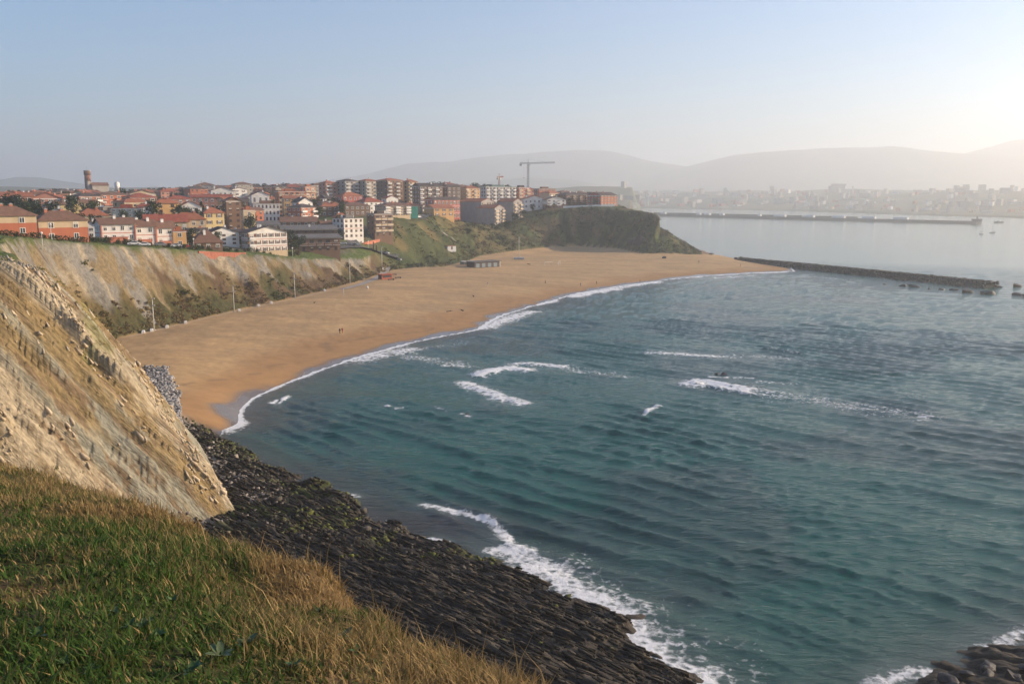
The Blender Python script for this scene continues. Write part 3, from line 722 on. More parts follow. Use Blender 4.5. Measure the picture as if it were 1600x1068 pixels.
WIN = dict(w=[window_mesh(M_WHITE, False, False), window_mesh(M_WHITE, False, True)], d=[window_mesh(M_WOODF, False, False), window_mesh(M_WOODF, False, True)], s=[window_mesh(M_WHITE, True, False), window_mesh(M_WHITE, True, True)])
def balcony_mesh(m, slab):
    mb = MB(); mb.box(-0.5, 0.5, -1, 0.02, -0.16, 0, 1); mb.box(-0.5, 0.5, -1.0, -0.88, 0.0, 0.95, 0)
    mb.box(-0.5, -0.47, -0.88, 0.02, 0.0, 0.95, 0); mb.box(0.47, 0.5, -0.88, 0.02, 0.0, 0.95, 0)
    mb.box(-0.51, 0.51, -1.03, -0.85, 0.95, 1.02, 1)
    return mb.mesh('balcony', [m, slab])
BALC = {k: balcony_mesh(v, M_WHITE) for k, v in dict(white=M_WHITE, brick=M_BRICKTRIM, brown=M_WOODF, cream=WALL['cream'], grey=WALL['palegrey'], dark=M_DARKM).items()}
def chimney_mesh(m):
    mb = MB(); mb.box(-0.5, 0.5, -0.4, 0.4, -1.5, 1.6, 0); mb.box(-0.6, 0.6, -0.5, 0.5, 1.6, 1.78, 1); mb.box(-0.3, 0.3, -0.25, 0.25, 1.78, 2.05, 1)
    return mb.mesh('chimney', [m, M_CONC])
CHIM = {k: chimney_mesh(v) for k, v in dict(brick=M_BRICKTRIM, white=M_WHITE).items()}
TOWN = []
def building(x, y, yaw, w, d, h, wall='cream', roof='hip', rcol='terracotta', label='', cat='building', group=None, name='town_house', win='w', ns=None, balc=None, two=None, rise=None,
             over=0.5, chim=1, bcol='white', wspace=3.2, sides='flr', trim=True, base=None, skipwin=False, bside='front', zg=None, bands=None, found=5.0):
    """h = height of the eaves above the ground; yaw in degrees turns the front (-y) towards the right"""
    zg = gz(x, y) if zg is None else zg
    t = empty(name, (x, y, zg), R(yaw)); tag(t, label, cat, group)
    hw, hd = w / 2, d / 2
    ns = ns or max(1, round(h / 2.9)); sh = h / ns
    rise = (0.32 * min(w, d) / 2 * (1.0 if roof != 'shed' else 0.9) if rise is None else rise)
    wm = WALL[wall]
    mb = MB()
    if two:
        k = two[1] * h; mb.box(-hw, hw, -hd, hd, -found, k, 1); mb.box(-hw, hw, -hd, hd, k, h, 0)
    else: mb.box(-hw, hw, -hd, hd, -found, h, 0)
    if roof == 'gx': mb.add([(s * hw, q, z) for s in (-1, 1) for q, z in ((-hd, h), (hd, h), (0, h + rise))], [(0, 2, 1), (3, 4, 5)], 0)
    if roof == 'gy': mb.add([(q, s * hd, z) for s in (-1, 1) for q, z in ((-hw, h), (hw, h), (0, h + rise))], [(0, 1, 2), (3, 5, 4)], 0)
    if roof == 'shed': mb.add([(-hw, -hd, h), (hw, -hd, h), (hw, hd, h), (-hw, hd, h), (hw, hd, h + rise), (-hw, hd, h + rise)], [(0, 3, 5), (1, 4, 2), (2, 4, 5, 3)], 0)
    wo_ = mb.build('wall', [wm, WALL[two[0]] if two else wm], t)
    # roof
    rm = ROOF[rcol]; o = over; mb = MB(); th = 0.22
    def slab(q):                                     # a thick sloping sheet from four upper corners
        q = [Vector(p) for p in q]; lo = [p - Vector((0, 0, th)) for p in q]
        k = len(q); fs = [tuple(range(k)), tuple(range(2 * k - 1, k - 1, -1))] + [(i, k + i, k + (i + 1) % k, (i + 1) % k) for i in range(k)]
        mb.add(q + lo, fs, 0)
    if roof in ('hip', 'pyramid'):
        sl = rise / (min(hw, hd)); e = h - o * sl + 0.24; top = h + rise + 0.24; rx = max(hw - hd, 0.02); ry = max(hd - hw, 0.02)
        a = [(-hw - o, -hd - o, e), (hw + o, -hd - o, e), (hw + o, hd + o, e), (-hw - o, hd + o, e)]
        r1, r2 = ((-rx, 0, top), (rx, 0, top)) if hw >= hd else ((0, -ry, top), (0, ry, top))
        if hw >= hd: [slab(q) for q in ([a[0], a[1], r2, r1], [a[1], a[2], r2], [a[2], a[3], r1, r2], [a[3], a[0], r1])]
        else: [slab(q) for q in ([a[0], a[1], r1], [a[1], a[2], r2, r1], [a[2], a[3], r2], [a[3], a[0], r1, r2])]
    elif roof == 'gx':
        sl = rise / hd; e = h - o * sl + 0.24; top = h + rise + 0.24
        slab([(-hw - o, -hd - o, e), (hw + o, -hd - o, e), (hw + o, 0, top), (-hw - o, 0, top)]); slab([(hw + o, hd + o, e), (-hw - o, hd + o, e), (-hw - o, 0, top), (hw + o, 0, top)])
    elif roof == 'gy':
        sl = rise / hw; e = h - o * sl + 0.24; top = h + rise + 0.24
        slab([(hw + o, -hd - o, e), (hw + o, hd + o, e), (0, hd + o, top), (0, -hd - o, top)]); slab([(-hw - o, hd + o, e), (-hw - o, -hd - o, e), (0, -hd - o, top), (0, hd + o, top)])
    elif roof == 'shed':
        sl = rise / d; slab([(-hw - o, -hd - o, h - o * sl + 0.24), (hw + o, -hd - o, h - o * sl + 0.24), (hw + o, hd + o, h + rise + o * sl + 0.24), (-hw - o, hd + o, h + rise + o * sl + 0.24)])
    else:
        mb.box(-hw - o * 0.6, hw + o * 0.6, -hd - o * 0.6, hd + o * 0.6, h + 0.004, h + 0.3)
        mb.box(-hw * 0.45, hw * 0.35, -hd * 0.4, hd * 0.4, h + 0.3, h + 1.8)
    ro = mb.build('roof', rm, t)
    for k in range(chim):
        cx = random.uniform(-0.6, 0.6) * hw; cy = random.uniform(0.0, 0.35) * hd * random.choice((-1, 1))
        zz = h + (rise * 0.75 if roof != 'flat' else 0.4)
        inst('chimney', CHIM['brick' if wall in ('brick', 'orange', 'pink', 'ochre', 'cream') else 'white'], ro, (cx, cy, zz), (0, 0, 0), (0.9, 0.9, 0.8))
    if trim:                                          # eaves board along the front and the right side, a touch proud
        mb = MB(); mb.box(-hw - 0.06, hw + 0.06, -hd - 0.10, -hd - 0.003, h - 0.38, h - 0.05); mb.box(hw + 0.003, hw + 0.10, -hd - 0.003, hd, h - 0.38, h - 0.05); mb.box(-hw - 0.1, -hw - 0.003, -hd - 0.003, hd, h - 0.38, h - 0.05)
        mb.build('cornice', M_WHITE if bcol in ('white', 'cream') else WALL['palegrey'], t)
    for k in range(bands or 0):
        z0 = (k + 1) * h / ((bands or 0) + 1); mb = MB(); mb.box(-hw - 0.08, hw + 0.08, -hd - 0.09, -hd - 0.004, z0 - 0.14, z0 + 0.10); mb.box(-hw - 0.09, -hw - 0.004, -hd - 0.004, hd, z0 - 0.14, z0 + 0.10)
        mb.build('string_course', M_BRICKTRIM if wall == 'white' else M_WHITE, t)
    if not skipwin:
        for face, ln in (('f', w), ('l', d), ('r', d)):
            if face not in sides: continue
            nw = max(1, int((ln - 1.0) / wspace)); st = ln / nw
            for k in range(nw):
                a = -ln / 2 + st * (k + 0.5)
                for q in range(ns):
                    z0 = q * sh + sh * 0.30; ww = min(1.5, st * 0.42); wh = sh * 0.50
                    bq = balc and face == ('f' if bside == 'front' else 'r') and (k % balc == 0) and q > 0
                    if bq: ww = min(st * 0.62, 2.2); z0 = q * sh + 0.1; wh = sh * 0.74
                    p, r_ = {'f': ((a, -hd - 0.012, z0), 0), 'l': ((-hw - 0.012, -a, z0), -math.pi / 2), 'r': ((hw + 0.012, a, z0), math.pi / 2)}[face]
                    inst('window', random.choice(WIN[win] + WIN[win][:1]), t, p, (0, 0, r_), (ww, 1, wh))
                    if bq:
                        pb = {'f': (a, -hd - 0.02, z0 - 0.05), 'r': (hw + 0.02, a, z0 - 0.05), 'l': (0, 0, 0)}[face]
                        inst('balcony', BALC[bcol], t, pb, (0, 0, r_), (st * 0.9, 1.25, 0.95))
    TOWN.append((x, y, 0.5 * math.hypot(w, d)))
    return t
def B(l, r, top, Yd, yaw, asp=0.8, h=None, **k):
    """a building by its span in the photograph, the height of its eaves line there and its distance"""
    kx, kz = slopes((l + r) / 2, top); x = kx * Yd
    span = (r - l) / slopes(800, top)[0] if False else (r - l) / (FOC * CP - (top - 534) * SP) * Yd
    rel = R(yaw) + math.atan(kx)                     # yaw as seen along the line of sight
    w = span / (abs(math.cos(rel)) + asp * abs(math.sin(rel))); d = w * asp
    zt = CAM_H + kz * Yd; zg = gz(x, Yd)
    if h is None: h = max(3.0, zt - zg)
    else: zg = zt - h
    return building(x, Yd, yaw, w, d, h, zg=zg, **dict(dict(found=max(5.0, (zg - gz(x, Yd)) + 5.0)), **k))

# clifftop row
B(-42, 50, 336, 262, 42, 0.55, wall='cream', two=('brick', 0.63), rcol='brown', roof='hip', rise=2.4, ns=2, chim=2, label='orange brick and cream house with broad brown roof at the end of the clifftop row', cat='house', win='w', wspace=6.5)
B(52, 132, 343, 285, 42, 0.62, wall='cream', two=('brick', 0.65), rcol='brown', roof='hip', rise=2.6, ns=2, chim=3, label='orange brick and cream house with brown roof next to the white terraced houses', cat='house', wspace=6.0)
for i, (l, r, tp, lb) in enumerate(((150, 208, 349, 'white terraced house with red brick pillars and a bare shaded end wall'), (203, 241, 352, 'white terraced house with red brick pillars in the middle of its row'), (238, 270, 354, 'white terraced house with red brick pillars beside the small orange house'))):
    t = B(l, r, tp, 318 + i * 9, 38, 0.75, wall='white', rcol='brown', roof='gx', rise=1.9, ns=2, chim=2, label=lb, cat='house', name='terraced_house', wspace=2.4, bands=1, over=0.7)
    w_ = max(v.co.x for v in t.children[0].data.vertices); d_ = max(v.co.y for v in t.children[0].data.vertices); hh = max(v.co.z for v in t.children[0].data.vertices if abs(v.co.y) > d_ - 0.01)
    for s in (-1, 0.93):
        mb = MB(); mb.box(s * w_ - 0.01, s * w_ + 0.4, -d_ - 0.45, -d_ - 0.006, -1, hh - 0.45); mb.build('pillar', M_BRICKTRIM, t)
    mb = MB(); mb.box(-w_ * 0.6, w_ * 0.4, -d_ - 2.6, -d_ - 0.47, -1, 1.7); mb.box(-w_ * 0.65, w_ * 0.45, -d_ - 2.7, -d_ - 0.47, 1.7, 1.85); mb.build('porch', M_BRICKTRIM, t)
B(268, 290, 361, 338, 30, 0.8, wall='ochre', rcol='terracotta', roof='flat', ns=2, chim=0, label='small flat roofed orange house at the end of the white terrace', cat='house')
B(297, 346, 378, 352, 30, 0.8, wall='brown', rcol='brown', roof='hip', rise=4.2, ns=1, chim=1, label='low house almost all brown tiled roof behind the red clifftop wall', cat='house')
B(292, 322, 360, 385, 30, 0.8, wall='ochre', rcol='dark', roof='gx', label='ochre house with dark roof behind the low brown roofed one', cat='house')
B(318, 372, 364, 392, 36, 0.6, wall='white', rcol='dark', roof='gy', rise=2.6, ns=3, win='d', label='white gabled house with dark roof behind the big white apartment house', cat='house')
B(340, 398, 366, 408, 12, 0.7, wall='palegrey', rcol='dark', roof='gx', rise=2.2, ns=3, win='d', balc=2, bcol='brown', label='grey white rear wing with wooden balconies joined to the big white apartment house')
B(378, 447, 362, 396, 40, 0.42, wall='white', rcol='dark', roof='gy', rise=2.5, ns=3, win='s', bands=2, two=('cream', 0.12), wspace=2.6, over=0.9, label='big white gabled apartment house with rows of windows standing at the clifftop lawn', balc=6, chim=2)
B(452, 530, 371, 442, 22, 0.35, wall='brown', rcol='grey', roof='shed', rise=1.2, ns=2, win='d', balc=1, bcol='brown', label='long dark timber terrace with grey roof beside the car park', wspace=3.6, over=1.0, chim=0)
B(440, 526, 358, 468, 22, 0.35, wall='dark', rcol='grey', roof='shed', rise=1.6, ns=3, win='d', label='upper dark timber terrace with pale eaves behind the long dark terrace', wspace=4.0, over=1.0, chim=1)
B(395, 436, 351, 470, 20, 0.5, wall='dark', rcol='grey', roof='shed', rise=1.6, label='low dark grey roofed hall behind the big white apartment house', chim=0)
B(438, 494, 346, 500, 18, 0.4, wall='brown', rcol='brown', roof='gx', rise=2.5, label='long brown roofed range above the dark timber terraces', chim=1)
B(520, 567, 341, 500, 48, 0.75, wall='white', rcol='grey', roof='flat', ns=4, chim=3, bands=1, win='d', label='white and red striped apartment block with flat roof above the car park', wspace=2.6)
B(573, 613, 334, 525, 40, 0.7, wall='brown', rcol='dark', roof='flat', ns=4, chim=2, balc=1, bcol='cream', win='d', label='brown apartment block with pale rounded balconies above the grassy hill')
B(586, 641, 321, 575, 40, 0.6, wall='cream', rcol='brown', roof='hip', rise=1.8, ns=4, balc=2, bcol='white', win='s', label='cream apartment house with white balconies beside the green scaffold sheet')
B(556, 598, 315, 588, 44, 0.7, wall='white', rcol='red', roof='hip', rise=2.4, ns=3, label='white house with red hipped roof behind the striped block', cat='house')
B(524, 566, 306, 625, 40, 0.7, wall='redhouse', rcol='terracotta', roof='hip', rise=2.4, ns=3, label='deep red house with terracotta roof up the hill from the striped block', cat='house')
B(596, 622, 310, 630, 40, 0.7, wall='white', rcol='red', roof='gy', rise=2.0, ns=2, label='small white gabled house tucked below the tall grey blocks', cat='house')
# tall blocks on the crest
for l, r, tp, Yd, wl, lb in ((498, 527, 286, 730, 'pink', 'pink block at the start of the tall row on the crest'), (526, 560, 283, 735, 'grey', 'grey block in the tall row on the crest beside the pink one'), (558, 592, 283, 742, 'stone', 'stone coloured block in the tall row on the crest'),
                             (588, 630, 282, 705, 'brown', 'broad brown block of the tall row with lit cream end'), (629, 652, 284, 715, 'cream', 'narrow cream block at the end of the tall row')):
    B(l, r, tp, Yd, 48, 0.8, wall=wl, rcol='terracotta' if wl != 'grey' else 'dark', roof='hip', rise=1.6, balc=2, bcol='grey', label=lb + ' of the hill' if 'crest' not in lb else lb, win='d', wspace=3.6)
B(644, 692, 291, 690, 34, 0.6, wall='brown', rcol='dark', roof='gx', rise=2.2, win='s', balc=2, bcol='white', label='dark chalet block with white gables above the street')
B(688, 720, 292, 705, 40, 0.7, wall='dark', rcol='dark', roof='gx', rise=2.0, label='dark block with slate roof next to the chalet block', win='s')
B(665, 719, 312, 655, 42, 0.4, wall='redhouse', rcol='dark', roof='gx', rise=1.8, win='s', ns=3, bands=2, label='red and white chalet block below the dark chalets')
B(716, 750, 294, 720, 42, 0.7, wall='ochre', rcol='terracotta', roof='hip', rise=1.6, balc=2, bcol='cream', label='ochre block with white balconies behind the three grey apartment towers')
B(748, 806, 292, 765, 36, 0.35, wall='palegrey', rcol='green', roof='flat', balc=2, bcol='white', win='d', label='long pale grey slab behind the three grey apartment towers', chim=2)
B(800, 828, 293, 780, 40, 0.7, wall='brick', rcol='dark', roof='flat', balc=2, bcol='cream', label='brick and white block at the end of the long grey slab')
# three grey apartment towers over the beach
for l, r, tp, Yd, lb in ((717, 772, 315, 702, 'grey apartment tower with terracotta roof next to the red chalet block'), (746, 788, 325, 686, 'grey apartment tower with terracotta roof lowest on the grassy slope'), (777, 816, 315, 712, 'grey apartment tower with terracotta roof next to the white chalet')):
    t = B(l, r, tp, Yd, 56, 1.25, wall='grey', rcol='terracotta', roof='gy', rise=2.4, ns=5, balc=2, bcol='cream', win='d', wspace=3.0, sides='fr', label=lb, name='apartment_tower', cat='apartment tower', chim=0, over=0.3, trim=False, found=8)
# headland row
B(812, 852, 311, 742, 14, 0.8, wall='white', rcol='terracotta', roof='gy', rise=2.6, ns=2, label='white gabled chalet with terracotta roof on the headland', cat='house')
B(846, 884, 312, 736, 20, 0.7, wall='white', rcol='brown', roof='gy', rise=2.6, ns=3, win='d', balc=2, bcol='white', label='brown and white chalet with long balconies on the headland', cat='house', two=('brown', 0.45))
B(834, 868, 295, 830, 30, 0.5, wall='brick', rcol='brown', roof='flat', label='flat roofed brick block rising behind the headland chalets', chim=0)
B(868, 924, 304, 762, 36, 0.5, wall='brown', rcol='dark', roof='hip', rise=2.0, ns=4, balc=2, bcol='brown', win='d', label='dark brown terraced block with slate roof on the headland', chim=3)
B(918, 964, 305, 752, 40, 0.8, wall='brick', rcol='dark', roof='gx', rise=2.4, ns=4, win='s', label='brick gabled block at the seaward end of the headland', chim=2)
# middle of the town
B(-6, 48, 307, 470, 36, 0.6, wall='pink', rcol='terracotta', roof='gx', rise=2.0, ns=4, balc=2, bcol='brick', label='pink brick apartment block with arched gable behind the brick and cream houses', chim=2)
B(48, 94, 310, 480, 36, 0.6, wall='pink', rcol='terracotta', roof='gy', rise=3.0, ns=4, balc=2, bcol='white', label='pink brick apartment block with big round gable window beside the yellow row')
B(-50, 8, 313, 440, 36, 0.6, wall='pink', rcol='red', roof='hip', label='plain pink brick block with white windows')
for k, (l, r, tp) in enumerate(((84, 110, 319), (106, 132, 317), (128, 151, 316))):
    B(l, r, tp, 440 + 6 * k, 34, 0.6, wall='yellow', rcol='brown', roof='gx', rise=1.2, ns=3, win='d', wspace=2.8, label=('pale yellow row house beside the pink brick blocks', 'pale yellow row house in the middle of its row', 'pale yellow row house at the end towards the dark brick block')[k], cat='house', name='row_house')
B(122, 152, 304, 570, 36, 0.7, wall='brick', rcol='terracotta', roof='hip', ns=4, label='brick block with terracotta roof below the round tower')
B(147, 200, 304, 530, 46, 0.7, wall='brick', rcol='brown', roof='hip', rise=1.4, ns=4, balc=2, bcol='brick', label='tall dark brick block with one sunlit pink face', win='w')
B(198, 242, 303, 610, 36, 0.7, wall='cream', rcol='brown', roof='gy', rise=2.4, ns=3, balc=2, bcol='white', label='wide chalet with pale gable and white balconies below the crest trees', cat='house')
B(176, 222, 325, 425, 22, 0.5, wall='glassy', rcol='red', roof='flat', chim=0, ns=3, label='glass fronted school building with thin red roof edge', win='w', wspace=2.0)
B(214, 242, 322, 428, 30, 0.6, wall='white', rcol='red', roof='hip', rise=1.0, ns=3, wspace=2.0, label='white school wing with long window bands', win='d')
B(238, 277, 317, 432, 34, 0.6, wall='ochre', rcol='terracotta', roof='hip', rise=1.6, ns=4, label='tall ochre apartment block with brick panels', win='d', wspace=3.4)
B(278, 314, 323, 440, 28, 0.8, wall='white', rcol='terracotta', roof='gy', rise=2.8, ns=3, win='d', balc=2, bcol='brown', label='white gabled chalet with wooden balconies beside the tall ochre block', cat='house')
B(312, 349, 332, 428, 36, 0.8, wall='yellow', rcol='terracotta', roof='hip', rise=2.2, ns=3, win='s', label='square yellow house with terracotta hipped roof', cat='house')
B(348, 376, 314, 455, 40, 0.6, wall='brown', rcol='brown', roof='gy', rise=1.8, ns=5, label='narrow brown tower block with white gable edge', win='d', over=0.7)
B(376, 398, 328, 450, 36, 0.7, wall='cream', rcol='terracotta', roof='flat', ns=3, label='small cream block beside the narrow brown tower block', chim=0)
B(226, 292, 346, 392, 26, 0.5, wall='cream', rcol='red', roof='gx', rise=3.0, ns=1, label='long low red roofed building behind the white terrace', chim=3)
B(268, 320, 342, 405, 26, 0.6, wall='cream', rcol='terracotta', roof='hip', rise=2.8, ns=2, label='terracotta roofed house in front of the square yellow house', cat='house')
B(122, 166, 336, 372, 30, 0.7, wall='cream', rcol='terracotta', roof='hip', rise=2.6, ns=2, label='cream house with wide terracotta roof below the yellow row', cat='house')
B(128, 154, 354, 330, 30, 0.8, wall='white', rcol='brown', roof='gy', rise=2.0, ns=2, label='white gabled cottage squeezed beside the white terrace', cat='house')
B(74, 100, 334, 345, 25, 0.8, wall='white', rcol='dark', roof='gy', rise=2.2, ns=2, label='dark roofed house with white gable boards behind the brick and cream houses', cat='house')
B(300, 362, 308, 570, 20, 0.35, wall='pink', rcol='red', roof='gx', rise=1.6, ns=3, label='long pink block with red roof across the hillside', chim=2)
B(430, 476, 299, 610, 30, 0.5, wall='orange', rcol='terracotta', roof='flat', ns=5, balc=1, bcol='cream', label='big orange brick block with long cream balconies', chim=1, win='d')
B(470, 492, 292, 625, 42, 0.8, wall='orange', rcol='terracotta', roof='flat', ns=5, balc=1, bcol='cream', label='orange stair tower end of the big orange brick block', chim=0)
B(394, 436, 318, 530, 24, 0.4, wall='white', rcol='brown', roof='flat', ns=3, label='low block with white bands below the big orange block', chim=0, win='d', wspace=2.0)
B(456, 488, 316, 545, 44, 0.8, wall='white', rcol='dark', roof='gy', rise=2.8, ns=3, label='white steep gabled house below the big orange block', cat='house')
B(327, 364, 298, 670, 26, 0.7, wall='white', rcol='brown', roof='gy', rise=2.6, ns=2, label='wide chalet with bright white gable near the crest', cat='house')
B(390, 420, 305, 600, 26, 0.7, wall='white', rcol='brown', roof='gy', rise=2.6, ns=2, label='white fronted chalet above the low banded block', cat='house')
B(306, 334, 289, 770, 20, 1.0, wall='stone', rcol='brown', roof='pyramid', rise=2.2, ns=3, label='pavilion with low pyramid roof on the skyline')
B(362, 394, 288, 770, 36, 0.7, wall='stone', rcol='brown', roof='hip', ns=4, label='stone coloured block with brown roof on the skyline')
B(496, 536, 322, 560, 30, 0.6, wall='brown', rcol='terracotta', roof='hip', rise=2.4, ns=2, label='brown house with terracotta roof beside the striped block', cat='house')
B(520, 545, 345, 530, 30, 0.6, wall='brown', rcol='terracotta', roof='hip', rise=2, ns=2, label='low terracotta roofed house hidden behind the striped block', cat='house')
B(498, 530, 350, 505, 26, 0.6, wall='brown', rcol='brown', roof='gx', rise=2, ns=2, label='brown house with white window frames uphill of the dark terraces', cat='house', win='s')

# the rest of the packed town, by style
SKYLINE = [(-100, 299), (0, 299), (90, 296), (200, 298), (300, 291), (400, 288), (480, 287), (560, 283), (700, 285), (800, 291), (870, 297), (960, 301)]
STY = [('cream', 'terracotta', 'hip', 'cream plastered house with terracotta hipped roof packed into the hillside town'), ('brick', 'brown', 'gx', 'red brick house with brown ridge roof packed into the hillside town'),
       ('white', 'brown', 'gy', 'white chalet with brown gabled roof packed into the hillside town'), ('pink', 'red', 'hip', 'pink house with red hipped roof packed into the hillside town'), ('brown', 'brown', 'hip', 'brown apartment house with brown hipped roof packed into the hillside town'),
       ('ochre', 'terracotta', 'gx', 'ochre house with terracotta ridge roof packed into the hillside town'), ('stone', 'brown', 'flat', 'stone coloured flat roofed block packed into the hillside town'), ('brick', 'dark', 'hip', 'brick apartment house with dark hipped roof packed into the hillside town'), ('brown', 'dark', 'gx', 'dark brown house with dark ridge roof packed into the hillside town')]
nf = 0
for Yd in (470, 505, 545, 590, 640, 690, 740, 790, 850, 920):
    px_ = -70 + random.uniform(0, 20)
    lim = 560 if Yd < 560 else 700 if Yd < 640 else 930
    while px_ < lim:
        wpx = random.uniform(15, 26) * 1390 / Yd; Yj = Yd + random.uniform(-14, 14)
        kx, _ = slopes(px_, 300); x = kx * Yj
        if all(math.hypot(x - a, Yj - b_) > r_ + 5.5 for a, b_, r_ in TOWN):
            zg, info = land(np.array([x]), np.array([Yj]), True); zg = float(zg[0])
            if info['d'][0] < 30 or info['u'][0] < 1.05 or (px_ > 600 and zg < 27): px_ += wpx; continue
            lim_z = CAM_H + slopes(px_, float(np.interp(px_, [s[0] for s in SKYLINE], [s[1] for s in SKYLINE])))[1] * Yj
            sty = random.choice(STY); w_ = random.uniform(10, 18)
            h_ = min(random.choice((6, 6, 8.7, 8.7, 11.6)), lim_z - zg - 2.0)
            if px_ > 640 and Yd < 660: h_ = min(h_, 6)
            if h_ > 3.2 and not (px_ > 615 and Yd < 640):
                building(x, Yj, random.choice((22, 34, 42, 50, 58)), w_, w_ * random.uniform(0.6, 0.9), h_, wall=sty[0], rcol=sty[1], roof=sty[2], label=sty[3], cat='house', group='houses packed into the hillside town', zg=zg, win=random.choice('wds'),
                         balc=random.choice((None, None, 2)), bcol=random.choice(('white', 'brown', 'cream')), wspace=random.uniform(3.0, 4.2), sides='fr' if Yd > 600 else 'flr', chim=random.choice((0, 1, 1, 2)))
                nf += 1
        px_ += wpx

# ------------------------------------------------------------------ foliage
M_FOL = attr_mat('foliage', rough=0.7, nscale=2.0, var=0.3, bump=0, translucent=0.35)
M_BARK = mat('bark', (0.10, 0.075, 0.055), 0.95, 0.25, 3, 0.6)
def leaf_tris(pos, size, col, cv=0.3):
    """a small randomly turned leaf spray at each position"""
    n = len(pos); a = RNG.normal(size=(n, 3)); a /= np.linalg.norm(a, axis=1)[:, None]
    b_ = np.cross(a, RNG.normal(size=(n, 3))); b_ /= np.linalg.norm(b_, axis=1)[:, None]
    s_ = (size * RNG.uniform(0.6, 1.3, n))[:, None]
    V = np.stack([pos + a * s_, pos - a * s_ * 0.5 + b_ * s_ * 0.8, pos - a * s_ * 0.5 - b_ * s_ * 0.8], 1).reshape(-1, 3)
    cc = np.repeat(col * RNG.uniform(1 - cv, 1 + cv, n)[:, None], 3, 0)
    return V, np.arange(n * 3).reshape(-1, 3), cc
def crown_mesh(name, kind, col, n=700, leaf=0.05):
    """crown of unit size (base at z=0, height 1, radius about 0.5) built of clumps"""
    P = []; cols = []
    if kind == 'round': cl = [(RNG.uniform(0, 6.28), RNG.uniform(0.05, 0.34), RNG.uniform(0.25, 0.85), RNG.uniform(0.13, 0.23)) for _ in range(17)]
    elif kind == 'cone': cl = [(RNG.uniform(0, 6.28), (1 - t) * RNG.uniform(0.12, 0.36), 0.06 + 0.86 * t, 0.05 + 0.14 * (1 - t)) for t in np.linspace(0, 1, 22)]
    elif kind == 'flat': cl = [(RNG.uniform(0, 6.28), RNG.uniform(0.05, 0.40), RNG.uniform(0.50, 0.85), RNG.uniform(0.10, 0.17)) for _ in range(15)]
    else: cl = [(RNG.uniform(0, 6.28), RNG.uniform(0.0, 0.40), RNG.uniform(0.10, 0.55), RNG.uniform(0.13, 0.28)) for _ in range(12)]
    per = n // len(cl)
    for th, rad, zc, cr in cl:
        v = RNG.normal(size=(per, 3)); v /= np.linalg.norm(v, axis=1)[:, None]; v *= (RNG.uniform(0.55, 1.08, per) * cr)[:, None]
        P.append(v + np.array([rad * math.cos(th), rad * math.sin(th), zc])); cols.append(np.tile(np.array(col) * RNG.uniform(0.7, 1.35), (per, 1)))
    V, F, cc = leaf_tris(np.concatenate(P), leaf, np.concatenate(cols))
    return np_mesh(name, V, F, [M_FOL], cc, False)
def trunk_mesh(h):
    mb = MB(); mb.tube((0, 0, -0.25), (0.01, 0, h * 0.6), 0.035, 0.022, 7); mb.tube((0.01, 0, h * 0.55), (0.03, 0.02, h), 0.022, 0.008, 6)
    for a in range(5):
        t = a * 1.3; z0 = h * (0.45 + 0.08 * a); mb.tube((0, 0, z0), (0.24 * math.cos(t), 0.24 * math.sin(t), z0 + 0.16), 0.014, 0.004, 5)
    return mb.mesh('trunk', [M_BARK])
CROWN = {'broad': [crown_mesh('crown', 'round', (0.055, 0.075, 0.022)) for _ in range(3)], 'dark': [crown_mesh('crown', 'round', (0.026, 0.042, 0.018)) for _ in range(3)], 'conifer': [crown_mesh('crown', 'cone', (0.024, 0.042, 0.022)) for _ in range(2)],
         'pine': [crown_mesh('crown', 'flat', (0.03, 0.048, 0.02)) for _ in range(2)], 'brown': [crown_mesh('crown', 'round', (0.12, 0.075, 0.04)) for _ in range(2)], 'shrub': [crown_mesh('foliage', 'shrub', (0.05, 0.07, 0.022), 420, 0.07) for _ in range(3)], 'brownshrub': [crown_mesh('foliage', 'shrub', (0.13, 0.085, 0.05), 420, 0.07) for _ in range(2)]}
TRUNK = trunk_mesh(0.7)
TLAB = {'broad': 'mid green broadleaf tree standing among the town houses', 'dark': 'dense dark evergreen tree standing among the town houses', 'conifer': 'pointed dark conifer standing among the town houses', 'pine': 'flat topped pine on the crest of the town', 'brown': 'bare brownish winter tree standing among the town houses'}
def tree(px_, Yd, h, kind, w=None, label=None, dz=0.0):
    kx, _ = slopes(px_, 310); x = kx * Yd; z = gz(x, Yd)
    t = empty(kind + '_tree' if kind != 'conifer' else 'conifer', (x, Yd, z + dz), random.uniform(0, 6)); t.name = 'tree'
    tag(t, label or TLAB[kind], 'tree', None if label else 'trees among the town houses')
    w = w or h * random.uniform(0.75, 1.0)
    inst('crown', random.choice(CROWN[kind]), t, (0, 0, h * 0.12), (0, 0, 0), (w, w, h * 0.88)); inst('trunk', TRUNK, t, (0, 0, 0), (0, 0, 0), (h * 0.9, h * 0.9, h))
    return t
def clear(x, y, m): return all(math.hypot(x - a, y - b_) > r_ * 0.8 + m for a, b_, r_ in TOWN)
